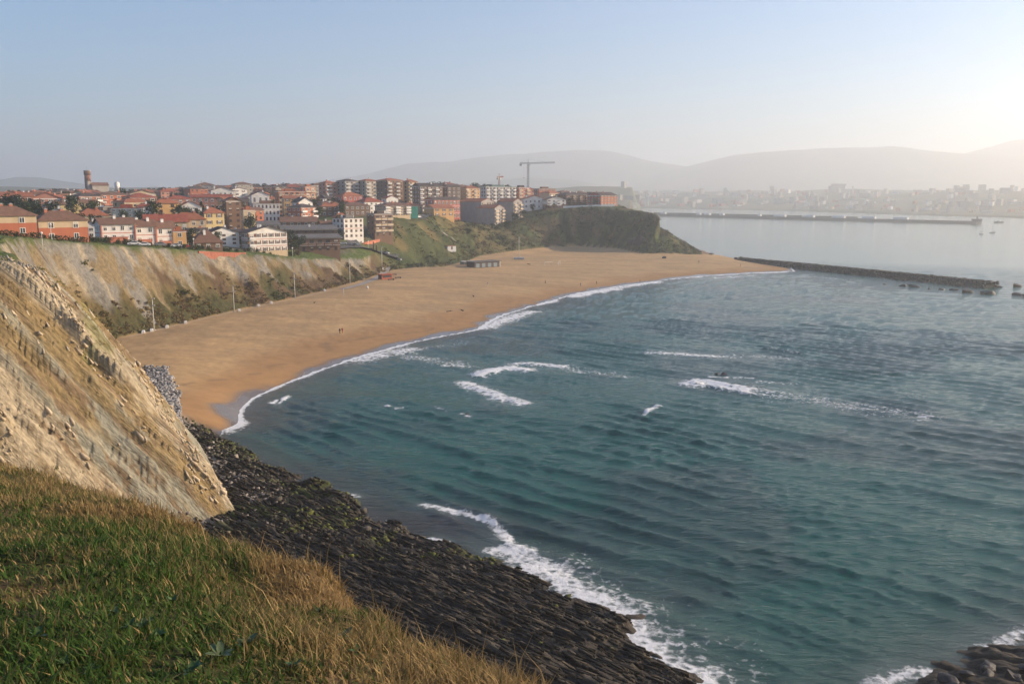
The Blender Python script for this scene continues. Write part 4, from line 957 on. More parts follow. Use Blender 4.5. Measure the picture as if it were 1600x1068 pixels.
for px_, Yd, h, k, lb in ((120, 345, 8, 'dark', 'dark tree filling the gap between brick house and white terrace'), (142, 338, 6, 'dark', 'smaller dark tree against the shaded terrace end wall'), (198, 640, 14, 'dark', 'tall dark evergreen on the crest beside the water tower'), (190, 650, 12, 'conifer', 'pointed conifer on the crest beside the tall evergreen'),
                          (292, 345, 8, 'dark', 'dark tree between the small orange house and the low brown roof'), (448, 425, 10, 'dark', 'dark tree beside the big white apartment house'), (464, 430, 8.5, 'dark', 'dark tree in front of the long timber terrace'), (456, 418, 6.5, 'broad', 'bushy tree at the foot of the dark trees by the lawn'),
                          (374, 398, 4.5, 'dark', 'low dark tree in front of the grey white rear wing'), (530, 490, 6, 'dark', 'dark tree left of the striped block'), (570, 510, 7, 'dark', 'dark tree between striped block and brown block'), (648, 585, 7, 'broad', 'round tree beside the green scaffold sheet'),
                          (730, 622, 6, 'dark', 'dark tree in front of the grey towers'), (805, 690, 9, 'dark', 'dark tree hiding the foot of the tower by the white chalet'), (818, 705, 8, 'dark', 'dark tree below the white chalet'), (832, 728, 7, 'dark', 'dense evergreen in front of the white chalet'), (856, 728, 5, 'brown', 'brown leafless tree on the headland rim'),
                          (888, 738, 8, 'dark', 'dark tree beside the brown and white chalet'), (872, 736, 7, 'dark', 'evergreen between the headland chalets'), (930, 735, 7, 'dark', 'evergreen in front of the brick gabled block'), (792, 672, 8, 'dark', 'dark tree at the base of the lowest grey tower'), (545, 610, 8, 'dark', 'dark tree in front of the deep red house'), (515, 560, 9, 'dark', 'dark tree by the brown terracotta roofed house')):
    tree(px_, Yd, h, k, label=lb)
for k in range(380):
    px_ = random.uniform(-40, 800); Yd = random.uniform(345, 900); kx, _ = slopes(px_, 310); x = kx * Yd
    if not clear(x, Yd, 2.2): continue
    zz, info = land(np.array([x]), np.array([Yd]), True)
    if info['u'][0] < 1.15 or info['d'][0] < 24 or (px_ > 560 and Yd < 600) or (470 < px_ < 620 and Yd < 510): continue
    limz = CAM_H + slopes(px_, float(np.interp(px_, [s[0] for s in SKYLINE], [s[1] for s in SKYLINE])) + 1)[1] * Yd
    h = min(random.uniform(6, 12), limz - zz[0])
    if h > 3.5: tree(px_, Yd, h, random.choice(('dark', 'dark', 'dark', 'broad', 'broad', 'conifer', 'brown')))
for px_ in (18, 30, 66, 84, 92, 98, 226, 238, 252, 262, 396, 408, 446, 520, 570, 600, 675, 690, 740, 757, 790):
    limz = CAM_H + slopes(px_, float(np.interp(px_, [s[0] for s in SKYLINE], [s[1] for s in SKYLINE])) - 2)[1] * 880
    kx, _ = slopes(px_, 300); h = limz - gz(kx * 880, 880)
    if h > 4: tree(px_, 880, h, random.choice(('pine', 'dark', 'pine')), w=h * 1.3, label=None)

for k in range(34):
    px_ = 120 + k * 10.4 + random.uniform(-3, 3); Yd = float(np.interp(px_, [120, 170, 270, 300, 390, 450, 480], [285, 300, 322, 332, 378, 402, 432])) + random.uniform(-3, 3)
    kx, _ = slopes(px_, 380); x = kx * Yd; s_ = random.uniform(1.2, 2.6)
    t = empty('garden_shrub', (x, Yd, gz(x, Yd)), random.uniform(0, 6)); br = random.random() < 0.2
    tag(t, 'brown garden shrub before the clifftop houses' if br else 'dark green garden shrub before the clifftop houses', 'shrub', 'garden shrubs before the clifftop houses')
    inst('foliage', random.choice(CROWN['brownshrub' if br else 'shrub']), t, (0, 0, -0.1), (0, 0, 0), (s_ * 1.5, s_ * 1.2, s_ * 1.3)); inst('stem', TRUNK, t, (0, 0, 0), (0, 0, 0), (s_, s_, s_ * 0.8))
# scrub on the cliffs, the hill and the headland: uncountable, one mass each
def scrub(name, label, x0, x1, y0, y1, n, accept, rad, tris, cols, leaf=0.22):
    x = RNG.uniform(x0, x1, n); y = RNG.uniform(y0, y1, n)
    z, D_ = land(x, y, True)
    ok = RNG.uniform(0, 1, n) < accept(x, y, z, D_)
    x, y, z = x[ok], y[ok], z[ok]; k = len(x)
    r_ = RNG.uniform(rad[0], rad[1], k)
    v = RNG.normal(size=(k, tris, 3)); v /= np.linalg.norm(v, axis=2)[..., None]; v *= RNG.uniform(0.4, 1.05, (k, tris, 1)); v[..., 2] = np.abs(v[..., 2]) * 0.85 - 0.1
    P = np.stack([x, y, z], 1)[:, None] + v * r_[:, None, None]
    pick = (fbm(x / 16, y / 16, 3, 701) * 2.2 - 0.6 + RNG.uniform(-0.25, 0.25, k)).clip(0, 0.999)
    cc = np.array(cols)[(pick * len(cols)).astype(int)]
    V, F, c_ = leaf_tris(P.reshape(-1, 3), np.repeat(r_ * leaf, tris), np.repeat(cc, tris, 0), 0.35)
    tag(link(bpy.data.objects.new(name, np_mesh(name, V, F, [M_FOL], c_, False))), label, kind='stuff')
scrub('cliff_scrub', 'brown and green scrub covering the foot of the far cliff', -150, -62, 190, 500, 32000,
      lambda x, y, z, D_: sstep(0.62, 0.2, D_['u'] + (fbm(x / 12, y / 12, 3, 711) - 0.5) * 0.9) * (D_['d'] > 0.4) * sstep(0.46, 0.56, fbm(x / 9, y / 9, 3, 713) + 0.12 * (D_['u'] < 0.15)), (0.35, 1.1), 34,
      [(0.10, 0.105, 0.034), (0.13, 0.11, 0.04), (0.19, 0.135, 0.055), (0.20, 0.15, 0.06), (0.16, 0.105, 0.055), (0.23, 0.175, 0.075)], 0.34)
scrub('headland_scrub', 'dark green scrub covering the headland slope', -40, 150, 520, 800, 11000,
      lambda x, y, z, D_: sstep(1.15, 0.9, D_['u']) * (D_['d'] > 1.0) * sstep(-45, -10, x + (y - 560) * 0.1) * (0.25 + 0.75 * sstep(0.36, 0.5, fbm(x / 11, y / 11, 3, 715))), (0.8, 2.4), 26,
      [(0.035, 0.05, 0.02), (0.045, 0.065, 0.024), (0.028, 0.042, 0.018), (0.06, 0.075, 0.03), (0.10, 0.08, 0.045), (0.13, 0.10, 0.055)])
scrub('hill_scrub', 'low tufts and bushes on the grassy hill above the beach', -95, 0, 492, 640, 3500,
      lambda x, y, z, D_: sstep(0.50, 0.62, fbm(x / 10, y / 10, 3, 717)) * (D_['d'] > 0.8), (0.4, 1.5), 24, [(0.06, 0.075, 0.024), (0.11, 0.095, 0.035), (0.045, 0.055, 0.02), (0.15, 0.12, 0.05)])
scrub('rim_grass', 'shaggy grass tufts along the far clifftop', -150, -66, 195, 480, 9000,
      lambda x, y, z, D_: sstep(0.85, 1.0, D_['u']) * sstep(1.9, 1.3, D_['u']) * 0.7, (0.25, 0.6), 14, [(0.10, 0.13, 0.035), (0.13, 0.13, 0.045), (0.07, 0.10, 0.03)])
scrub('spur_grass', 'straw tufts growing in streaks on the pale near cliff', -110, -34, 70, 165, 9000,
      lambda x, y, z, D_: (D_['d'] > 2.5) * sstep(0.48, 0.62, fbm((x * 0.4 + y * 0.9) / 3.0, (x * 0.55 - y * 0.25 + z * 0.8) / 12, 4, 291)), (0.2, 0.5), 16, [(0.30, 0.22, 0.09), (0.36, 0.26, 0.11), (0.20, 0.18, 0.06), (0.14, 0.14, 0.04)])
# blocks of broken strata standing out of the near cliff
def ico(sub=1):
    t = (1 + 5 ** 0.5) / 2
    v = np.array([(-1, t, 0), (1, t, 0), (-1, -t, 0), (1, -t, 0), (0, -1, t), (0, 1, t), (0, -1, -t), (0, 1, -t), (t, 0, -1), (t, 0, 1), (-t, 0, -1), (-t, 0, 1)], float); v /= np.linalg.norm(v[0])
    f = [(0, 11, 5), (0, 5, 1), (0, 1, 7), (0, 7, 10), (0, 10, 11), (1, 5, 9), (5, 11, 4), (11, 10, 2), (10, 7, 6), (7, 1, 8), (3, 9, 4), (3, 4, 2), (3, 2, 6), (3, 6, 8), (3, 8, 9), (4, 9, 5), (2, 4, 11), (6, 2, 10), (8, 6, 7), (9, 8, 1)]
    for _ in range(sub):
        v = list(map(tuple, v)); mid = {}; g_ = []
        def mm(a, b_):
            k = (min(a, b_), max(a, b_))
            if k not in mid:
                q = np.array(v[a]) + np.array(v[b_]); q /= np.linalg.norm(q); mid[k] = len(v); v.append(tuple(q))
            return mid[k]
        for a, b_, c_ in f:
            x, y, z = mm(a, b_), mm(b_, c_), mm(c_, a); g_ += [(a, x, z), (b_, y, x), (c_, z, y), (x, y, z)]
        f = g_; v = np.array(v)
    return np.array(v), np.array(f)
def rocks(name, label, x, y, z, sx, sy, sz, rot, cols, m, tilt=0.3, lean=0.0):
    """many small angular stones as one mass"""
    iv = np.array([(a, b_, c_) for a in (-1, 1) for b_ in (-1, 1) for c_ in (-1, 1)], float) * 0.8; jf = np.array([(0, 1, 3), (0, 3, 2), (4, 6, 7), (4, 7, 5), (0, 4, 5), (0, 5, 1), (2, 3, 7), (2, 7, 6), (0, 2, 6), (0, 6, 4), (1, 5, 7), (1, 7, 3)]); k = len(x); nv = 8
    jit = 1 + RNG.uniform(-0.45, 0.3, (k, nv, 1)); P = iv
    P = P[None] * jit * np.stack([sx, sy, sz], 1)[:, None]
    ca, sa = np.cos(rot)[:, None], np.sin(rot)[:, None]; tl = RNG.uniform(-tilt, tilt, (k, 1)) + lean
    X0 = P[..., 0] * np.cos(tl) - P[..., 2] * np.sin(tl); Z0 = P[..., 0] * np.sin(tl) + P[..., 2] * np.cos(tl)
    Q = np.stack([X0 * ca - P[..., 1] * sa, X0 * sa + P[..., 1] * ca, Z0], -1) + np.stack([x, y, z], 1)[:, None]
    F = (jf[None] + (np.arange(k) * nv)[:, None, None]).reshape(-1, 3)
    tag(link(bpy.data.objects.new(name, np_mesh(name, Q.reshape(-1, 3), F, [m], np.repeat(cols, nv, 0), False))), label, kind='stuff')
M_STONE = attr_mat('loose_stone', rough=0.85, nscale=3, var=0.3, bump=0.5, bdist=0.1, bscale=4, spec=0.25)
n = 26000; x = RNG.uniform(-105, -34, n); y = RNG.uniform(72, 150, n); z, D_ = land(x, y, True)
b_ = x * 0.4 + y * 0.9; a_ = x * 0.55 - y * 0.25 + z * 0.8
ok = (D_['d'] > 1.0) & (D_['u'] < 1.2) & (RNG.uniform(0, 1, n) < 0.012 + 0.8 * sstep(0.64, 0.76, ridged(b_ / 5.0 + 0.6 * fbm(a_ / 9, b_ / 9, 3, 4), a_ / 22, 4, 51) * 0.6 + 0.4 * fbm(b_ / 2, a_ / 5, 3, 721)))
x, y, z = x[ok], y[ok], z[ok]; k = len(x); s_ = RNG.uniform(0.04, 0.14, k) * (1 + (RNG.uniform(0, 1, k) > 0.97) * 0.5)
rocks('broken_strata', 'rubble and broken strata blocks on the pale near cliff', x, y, z - 0.05, s_ * RNG.uniform(2.5, 7, k), s_ * 1.3, s_ * 1.5, np.full(k, R(-24)) + RNG.uniform(-0.4, 0.4, k), np.array([0.50, 0.40, 0.27]) * RNG.uniform(0.75, 1.15, k)[:, None], M_STONE, 0.3, -0.7)
# weedy cobbles below the near cliff, pale scree above them, grey stones at the corner of the sand
n = 16000; x = RNG.uniform(-72, 10, n); y = RNG.uniform(78, 168, n); z, D_ = land(x, y, True)
ok = (D_['dw'] > -0.5) & (D_['d'] < 0.8) & (D_['shelf'] > 0.5) & (RNG.uniform(0, 1, n) < sstep(94, 112, y) * 0.8 * sstep(0.3, 0.5, fbm(x / 5, y / 5, 3, 731)) + 0.015)
x, y, z, dd = x[ok], y[ok], z[ok], D_['d'][ok]; k = len(x); s_ = RNG.uniform(0.10, 0.34, k) * (1 + (RNG.uniform(0, 1, k) > 0.96) * 0.9)
green = (sstep(0.42, 0.55, fbm(x / 6, y / 6, 4, 301)) * sstep(-2, -6, dd))[:, None]
cc = np.array([0.075, 0.066, 0.052]) * RNG.uniform(0.5, 1.5, k)[:, None]; cc = cc + (np.array([0.09, 0.10, 0.02]) * RNG.uniform(0.6, 1.4, k)[:, None] - cc) * green
pale = sstep(-7, -2, dd + RNG.uniform(-3, 3, k))[:, None]; cc = cc + (np.array([0.32, 0.275, 0.23]) * RNG.uniform(0.6, 1.2, k)[:, None] - cc) * pale
rocks('shore_cobbles', 'weedy green and pale cobbles strewn below the near cliff', x, y, z + 0.05, s_, s_ * RNG.uniform(0.6, 1, k), s_ * 0.6, RNG.uniform(0, 6, k), cc, M_STONE)
# thin upturned ledges of the shelf
n = 26000; x = RNG.uniform(-60, 30, n); y = RNG.uniform(60, 165, n); z, D_ = land(x, y, True)
ok = (D_['dw'] > 0.2) & (D_['d'] < 0.3) & (D_['shelf'] > 0.5); x, y, z, ff = x[ok], y[ok], z[ok], D_['fine'][ok]; k = len(x); s_ = RNG.uniform(0.05, 0.13, k)
rocks('shelf_ledges', 'thin upturned rock ledges running along the dark shore shelf', x, y, z + 0.0, RNG.uniform(0.3, 1.3, k), s_, s_ * RNG.uniform(1.0, 2.6, k), np.full(k, R(-41)) + RNG.uniform(-0.12, 0.12, k), np.where(RNG.uniform(0, 1, (k, 1)) > 0.8, np.array([[0.10, 0.08, 0.055]]), np.array([[0.030, 0.026, 0.020]])) * RNG.uniform(0.5, 1.4, k)[:, None], M_STONE, 0.06)
q = [PZ(RNG.uniform(236, 268), RNG.uniform(580, 650), 3.6)[:2] for _ in range(1)]
n = 1500; pxs = RNG.uniform(228, 282, n); pys = RNG.uniform(578, 662, n); lo = 236 + (pys - 580) * 0.5
ok = (pxs > lo - 14) & (pxs < lo + 24 + RNG.normal(0, 4, n)); P = np.array([PZ(a, b_, 3.0) for a, b_ in zip(pxs[ok], pys[ok])]); x, y = P[:, 0], P[:, 1]; z = land(x, y); k = len(x)
s_ = RNG.uniform(0.18, 0.5, k)
rocks('grey_stones', 'heap of grey stones where the near cliff meets the sand', x, y, z + 0.12, s_, s_ * 0.8, s_ * 0.7, RNG.uniform(0, 6, k), np.array([0.30, 0.29, 0.285]) * RNG.uniform(0.4, 1.3, k)[:, None], M_STONE)

# ------------------------------------------------------------------ single boulders
def boulder_mesh(seed, m):
    v, f = ico(2); r_ = np.random.default_rng(seed)
    dirs = r_.normal(size=(16, 3)); dirs /= np.linalg.norm(dirs, axis=1)[:, None]
    for d_ in dirs:                                   # plane cuts give a broken, angular stone
        h = v @ d_; lim = r_.uniform(0.48, 0.78); v = v - np.clip(h - lim, 0, None)[:, None] * d_[None]
    v = v * (1 + r_.uniform(-0.035, 0.035, (len(v), 1)))
    return np_mesh('boulder', v, f, [m], None, False)
M_BOULD = mat('dark_boulder', (0.045, 0.040, 0.036), 0.6, 0.35, 2.5, 0.8, 5)
BOULD = [boulder_mesh(i, M_BOULD) for i in range(5)]
def boulder(x, y, z, s, label, group=None, flat=0.7, name='boulder'):
    o = inst(name, BOULD[random.randrange(5)], None, (x, y, z), (random.uniform(-.3, .3), random.uniform(-.3, .3), random.uniform(0, 6)), (s * random.uniform(.8, 1.3), s * random.uniform(.7, 1.1), s * flat))
    return tag(o, label, 'rock', group)
for k in range(90):
    px_ = random.uniform(1440, 1690); py_ = random.uniform(1000, 1130)
    if py_ < 1066 - (px_ - 1455) * 0.40 + random.uniform(0, 8): continue
    x, y, _ = PZ(px_, py_, 1.2); boulder(x, y, max(gz(x, y), -0.1) + 0.25, random.uniform(0.5, 1.15), 'wet black boulder in the rock pile washed by foam below the clifftop', 'boulders of the rock spit')
for px_, py_, s, lb in ((1382, 443, 1.6, 'small dark rock standing alone in the water before the mole'), (1412, 446, 2.4, 'low dark rock beside the long reef before the mole'), (1428, 447, 3.4, 'long dark reef rock before the mole'), (1452, 450, 1.4, 'tiny rock between the reefs before the mole'), (1472, 451, 2.2, 'dark rock in the reef nearer the mole end'), (1488, 452, 2.8, 'broad dark rock in the reef nearer the mole end'),
                        (1512, 455, 4.2, 'big pointed dark rock below the mole head'), (1545, 458, 5.2, 'largest black reef rock beside the mole head'), (1562, 448, 2.0, 'rock just off the tip of the mole'), (1590, 447, 4.2, 'high rock standing off the mole tip'), (1588, 460, 3.6, 'flat black rock in open water past the mole'), (1605, 462, 3.0, 'flat black rock behind the other flat one past the mole')):
    x, y, _ = PZ(px_, py_, 0.3); boulder(x, y, 0.1, s, lb, None, 0.45, 'reef_rock')
for px_, py_, s, lb in ((1131, 584, 1.3, 'black rock awash in the middle of the bay'), (1120, 583, 0.9, 'small black rock beside the one awash in the bay'), (730, 646, 0.45, 'tiny dark rock breaking the water off the beach'), (400, 716, 0.8, 'brown rock in the shallows beside the cobbles')):
    x, y, _ = PZ(px_, py_, 0.1); boulder(x, y, 0.05, s, lb, None, 0.4, 'reef_rock')
for px_, py_, s, lb in ((1000, 398, 6, 'sharp dark rock buttress at the foot of the headland'), (985, 397, 5, 'lower dark rock leaning on the headland buttress'), (1038, 407, 2.2, 'lone dark boulder on the sand below the headland'), (1112, 400, 2.2, 'dark rock at the waterline beneath the headland tip'), (1158, 403, 3.2, 'dark rock where the mole leaves the shore'), (1150, 404, 2.4, 'lower rock beside the root of the mole')):
    x, y, _ = PZ(px_, py_, 2.0); boulder(x, y, gz(x, y) + 0.3, s, lb, None, 0.8, 'headland_rock')

# ------------------------------------------------------------------ rubble mole and far harbour wall
def sweep(name, pts, prof_, m, parent=None, smooth=False):
    mb = MB(); rings = []
    for i, p in enumerate(pts):
        a = Vector(pts[max(i - 1, 0)]); b_ = Vector(pts[min(i + 1, len(pts) - 1)]); d_ = (b_ - a); d_.z = 0; d_.normalize(); nn = Vector((-d_.y, d_.x, 0))
        rings.append([Vector(p) + nn * u_ + Vector((0, 0, w_)) for u_, w_ in prof_])
    mb.loft(rings); return mb.build(name, m, parent, smooth)
ma, mbb = Vector((*PZ(1158, 405, 2)[:2], 0)), Vector((*PZ(1546, 449, 0)[:2], 0))
mole = empty('rubble_mole', ma); tag(mole, 'long dark rubble mole reaching out from the headland beach', 'breakwater')
pts = [(mbb - ma) * t + Vector((0, 3 * math.sin(t * 3.1), 0)) for t in np.linspace(0, 1, 40)]
sweep('core', pts, [(7.5, -3), (2.8, 2.4), (-2.8, 2.4), (-7.5, -3)], mat('mole_core', (0.07, 0.063, 0.055), 0.95, 0.3, 0.5), mole)
n = 4200; t = RNG.uniform(0, 1.012, n); off = RNG.uniform(-7.0, 7.0, n); L_ = (mbb - ma)
nn = np.array([-L_.y, L_.x]) / L_.length; x = L_.x * t + nn[0] * off; y = L_.y * t + 3 * np.sin(t * 3.1) + nn[1] * off; z = np.minimum(2.6, 2.6 - (np.abs(off) - 2.6) * 1.05) + 0.1
k = n; s_ = RNG.uniform(0.45, 1.0, k)
rocks('armour_stone', 'dark armour stones', x, y, z, s_, s_ * 0.9, s_ * 0.7, RNG.uniform(0, 6, k), np.array([0.06, 0.055, 0.047]) * RNG.uniform(0.5, 1.6, k)[:, None], M_STONE); bpy.data.objects['armour_stone'].parent = mole

pa, pb = Vector((*PZ(985, 336)[:2], 0)), Vector((*PZ(1529, 350)[:2], 0))
pier = empty('harbour_wall', pa); tag(pier, 'long grey harbour wall with a white parapet across the outer water', 'breakwater')
Lp = pb - pa; M_PIER = mat('harbour_concrete', (0.09, 0.088, 0.086), 0.9, 0.2, 0.05)
pts = [Lp * q_ for q_ in np.linspace(0, 1, 12)]
sweep('quay', pts, [(9, -3), (9, 4.6), (-9, 4.6), (-9, -3)], M_PIER, pier)
sweep('parapet', [p for p in pts[:9]], [(6.6, 4.61), (6.6, 7.4), (8.6, 7.4), (8.6, 4.61)][::-1], M_PIER, pier)
mb = MB(); e = Lp; mb.box(e.x - 9, e.x + 2, e.y - 6, e.y + 6, 4.61, 8.5); mb.tube((e.x - 3, e.y, 8.5), (e.x - 3, e.y, 12.5), 1.3, 1.1, 10); mb.build('light_tower', M_PIER, pier, False)
for q_, ln in ((0.09, 14), (0.14, 14), (0.27, 10), (0.30, 16), (0.35, 9), (0.47, 5), (0.53, 26), (0.61, 26), (0.69, 26), (0.765, 26), (0.84, 26)):
    c_ = pa + Lp * q_; u_ = Lp.normalized(); o = empty('harbour_shed', (c_.x, c_.y, 4.62), math.atan2(u_.y, u_.x))
    mb = MB(); mb.box(-ln / 2, ln / 2, -11.5 + 3, -5.5 + 3, 0, 3.2); mb.build('wall', M_WHITE, o); mb = MB(); mb.add([(-ln / 2 - .4, -9, 3.21), (ln / 2 + .4, -9, 3.21), (ln / 2 + .4, -2, 3.21), (-ln / 2 - .4, -2, 3.21), (-ln / 2 - .4, -5.5, 4.3), (ln / 2 + .4, -5.5, 4.3)], [(0, 1, 5, 4), (2, 3, 4, 5), (1, 2, 5), (3, 0, 4), (3, 2, 1, 0)]); mb.build('roof', M_WHITE, o)
    tag(o, 'long white shed on the far harbour wall' if ln > 20 else 'short white shed on the far harbour wall', 'shed', 'white sheds on the harbour wall')

# ------------------------------------------------------------------ the port town across the water
def far_proto(w, d, h, wall, rcol, flat):
    o = bpy.data.objects.new('far_house', None)
    mb = MB(); mb.box(-w / 2, w / 2, -d / 2, d / 2, -15, h)
    for q_ in range(int(h // 3)):
        for a in range(int(w // 4)):
            mb.box(-w / 2 + 1 + a * 4, -w / 2 + 3 + a * 4, -d / 2 - 0.05, -d / 2 - 0.01, q_ * 3 + 1, q_ * 3 + 2.5, 1)
    wme = mb.mesh('wall', [WALL[wall], M_GLASS]); mb = MB()
    if flat: mb.box(-w / 2 - .3, w / 2 + .3, -d / 2 - .3, d / 2 + .3, h + .01, h + .6)
    else: mb.add([(-w / 2 - .5, -d / 2 - .5, h + .01), (w / 2 + .5, -d / 2 - .5, h + .01), (w / 2 + .5, d / 2 + .5, h + .01), (-w / 2 - .5, d / 2 + .5, h + .01), (-w / 4, 0, h + 3), (w / 4, 0, h + 3)], [(0, 1, 5, 4), (1, 2, 5), (2, 3, 4, 5), (3, 0, 4), (3, 2, 1, 0)])
    return wme, mb.mesh('roof', [ROOF[rcol]])
FAR = [(far_proto(30, 14, 18, 'white', 'grey', True), 'white slab block in the hazy port town across the bay'), (far_proto(18, 14, 12, 'cream', 'terracotta', False), 'cream house with red roof in the hazy port town across the bay'), (far_proto(40, 14, 24, 'grey', 'grey', True), 'grey slab block in the hazy port town across the bay'),
       (far_proto(20, 16, 30, 'stone', 'grey', True), 'stone coloured tower block in the hazy port town across the bay'), (far_proto(46, 22, 9, 'palegrey', 'grey', False), 'long low warehouse in the hazy port town across the bay'), (far_proto(22, 14, 15, 'brick', 'terracotta', False), 'brick block with red roof in the hazy port town across the bay')]
cnt = 0
while cnt < 250:
    px_ = random.uniform(965, 1680); dep = random.uniform(30, 1250); kx = (px_ - 800) / FOC
    s_ = float(prof([(900, 1500), (985, 1700), (1000, 3400), (1100, 3100), (1230, 2850), (1350, 2500), (1480, 2250), (1700, 2000), (2200, 2000)], np.array([px_]))[0])
    r_ = max(s_, 2150) + 120 + dep; y = r_ / math.hypot(1, kx); x = kx * y; g_, i_ = far_ground(x, y)
    if i_ < 30: continue
    (wm_, rm_), lb = random.choice(FAR); t = empty('port_building', (x, y, g_), random.uniform(-0.3, 1.0)); tag(t, lb, 'building', 'buildings of the port town across the bay')
    sz = random.uniform(0.6, 1.0) * min(1.1, r_ / 3500); t.scale = (sz, sz, random.uniform(0.45, 0.85) * min(1.1, r_ / 3500))
    inst('wall', wm_, t); inst('roof', rm_, t); cnt += 1
x, y, _ = PY(1307, 300, 3600); g_, _i = far_ground(x, y)
t = empty('port_building', (x, y, g_), 0.2); t.scale = (0.7, 0.7, 0.62); tag(t, 'largest hazy block rising over the port town across the bay', 'building')
mb = MB(); mb.box(-45, 45, -12, 12, -10, 40); mb.box(-30, 52, -10, 13, 40, 50); mb.build('wall', WALL['grey'], t); mb = MB(); mb.box(-31, 53, -11, 14, 50.01, 52); mb.build('roof', ROOF['grey'], t)
for px_, yt, lb in ((1009, 300, 'thin factory chimney at the near end of the port town'), (1013, 302, 'shorter factory chimney beside the thin one'), (1244, 300, 'pale silo stack on the far port quay'), (1332, 305, 'slim chimney on the far port shore')):
    x, y, zt = PY(px_, yt, 3500); g_, _i = far_ground(x, y); t = empty('chimney_stack', (x, y, g_)); tag(t, lb, 'chimney')
    mb = MB(); mb.tube((0, 0, -5), (0, 0, max(30, zt - g_)), 3.2, 2.2, 10); mb.build('shaft', WALL['palegrey'], t); mb = MB(); mb.tube((0, 0, max(30, zt - g_) - 6), (0, 0, max(30, zt - g_) - 3), 2.7, 2.6, 10); mb.build('band', WALL['brick'], t)

# ------------------------------------------------------------------ landmarks of the town
def spot(px_, Yd):
    kx, _ = slopes(px_, 320); return kx * Yd, Yd
x, y = spot(140, 720); zt = PY(140, 267, 720)[2]; g_ = gz(x, y); h = zt - g_
t = empty('round_tower', (x, y, g_)); tag(t, 'tall round brick tower rising above the town skyline', 'tower')
mb = MB(); mb.tube((0, 0, -4), (0, 0, h * 0.86), 2.5, 2.3, 20); mb.build('shaft', mat('old_brick', (0.27, 0.13, 0.085), 0.9, 0.2), t, True)
mb = MB(); mb.tube((0, 0, h * 0.86), (0, 0, h), 2.55, 2.55, 20); mb.build('crown_ring', WALL['brown'], t, True)
mb = MB(); mb.tube((0, 0, h), (0, 0, h + 0.4), 2.75, 2.75, 20); mb.tube((0, 0, h + .4), (0, 0, h + 4), 0.06, 0.04, 5); mb.build('cap', M_CONC, t)
x, y = spot(157, 700); g_ = gz(x, y); zt = PY(155, 288, 700)[2] - g_
t = empty('church', (x, y, g_), R(40)); tag(t, 'small stone church with pointed belfry beside the round tower', 'church')
mb = MB(); mb.box(-6, 6, -4, 4, -4, zt - 1); mb.add([(-6, -4, zt - 1), (-6, 4, zt - 1), (-6, 0, zt + 1.2), (6, -4, zt - 1), (6, 4, zt - 1), (6, 0, zt + 1.2)], [(0, 2, 1), (3, 4, 5)]); mb.build('nave', WALL['stone'], t)
mb = MB(); mb.add([(-6.4, -4.4, zt - 1), (6.4, -4.4, zt - 1), (6.4, 0, zt + 1.5), (-6.4, 0, zt + 1.5), (6.4, 4.4, zt - 1), (-6.4, 4.4, zt - 1)], [(0, 1, 2, 3), (4, 5, 3, 2)]); mb.build('roof', ROOF['brown'], t)
mb = MB(); mb.box(-8.6, -6.0, -1.6, 1.6, -4, zt + 2.5); mb.build('belfry', WALL['stone'], t)
mb = MB(); mb.add([(-8.8, -1.8, zt + 2.5), (-5.8, -1.8, zt + 2.5), (-5.8, 1.8, zt + 2.5), (-8.8, 1.8, zt + 2.5), (-7.3, 0, zt + 6)], [(0, 1, 4), (1, 2, 4), (2, 3, 4), (3, 0, 4), (3, 2, 1, 0)]); mb.build('spire', ROOF['brown'], t)
mb = MB(); mb.tube((-7.3, 0, zt + 6), (-7.3, 0, zt + 7.5), .06, n=5); mb.build('cross', M_DARKM, t)
x, y = spot(185, 690); g_ = gz(x, y); zt = PY(185, 284, 690)[2] - g_
t = empty('water_tower', (x, y, g_)); tag(t, 'white capped water tower beside the crest evergreen', 'water tower')
mb = MB(); mb.tube((0, 0, -4), (0, 0, zt * 0.6), 2.6, 2.2, 14); mb.build('shaft', WALL['stone'], t, True); mb = MB(); mb.tube((0, 0, zt * 0.6), (0, 0, zt - 1), 1.6, 2.0, 14); mb.tube((0, 0, zt - 1), (0, 0, zt), 2.0, 0.9, 14); mb.build('tank', M_WHITE, t, True)
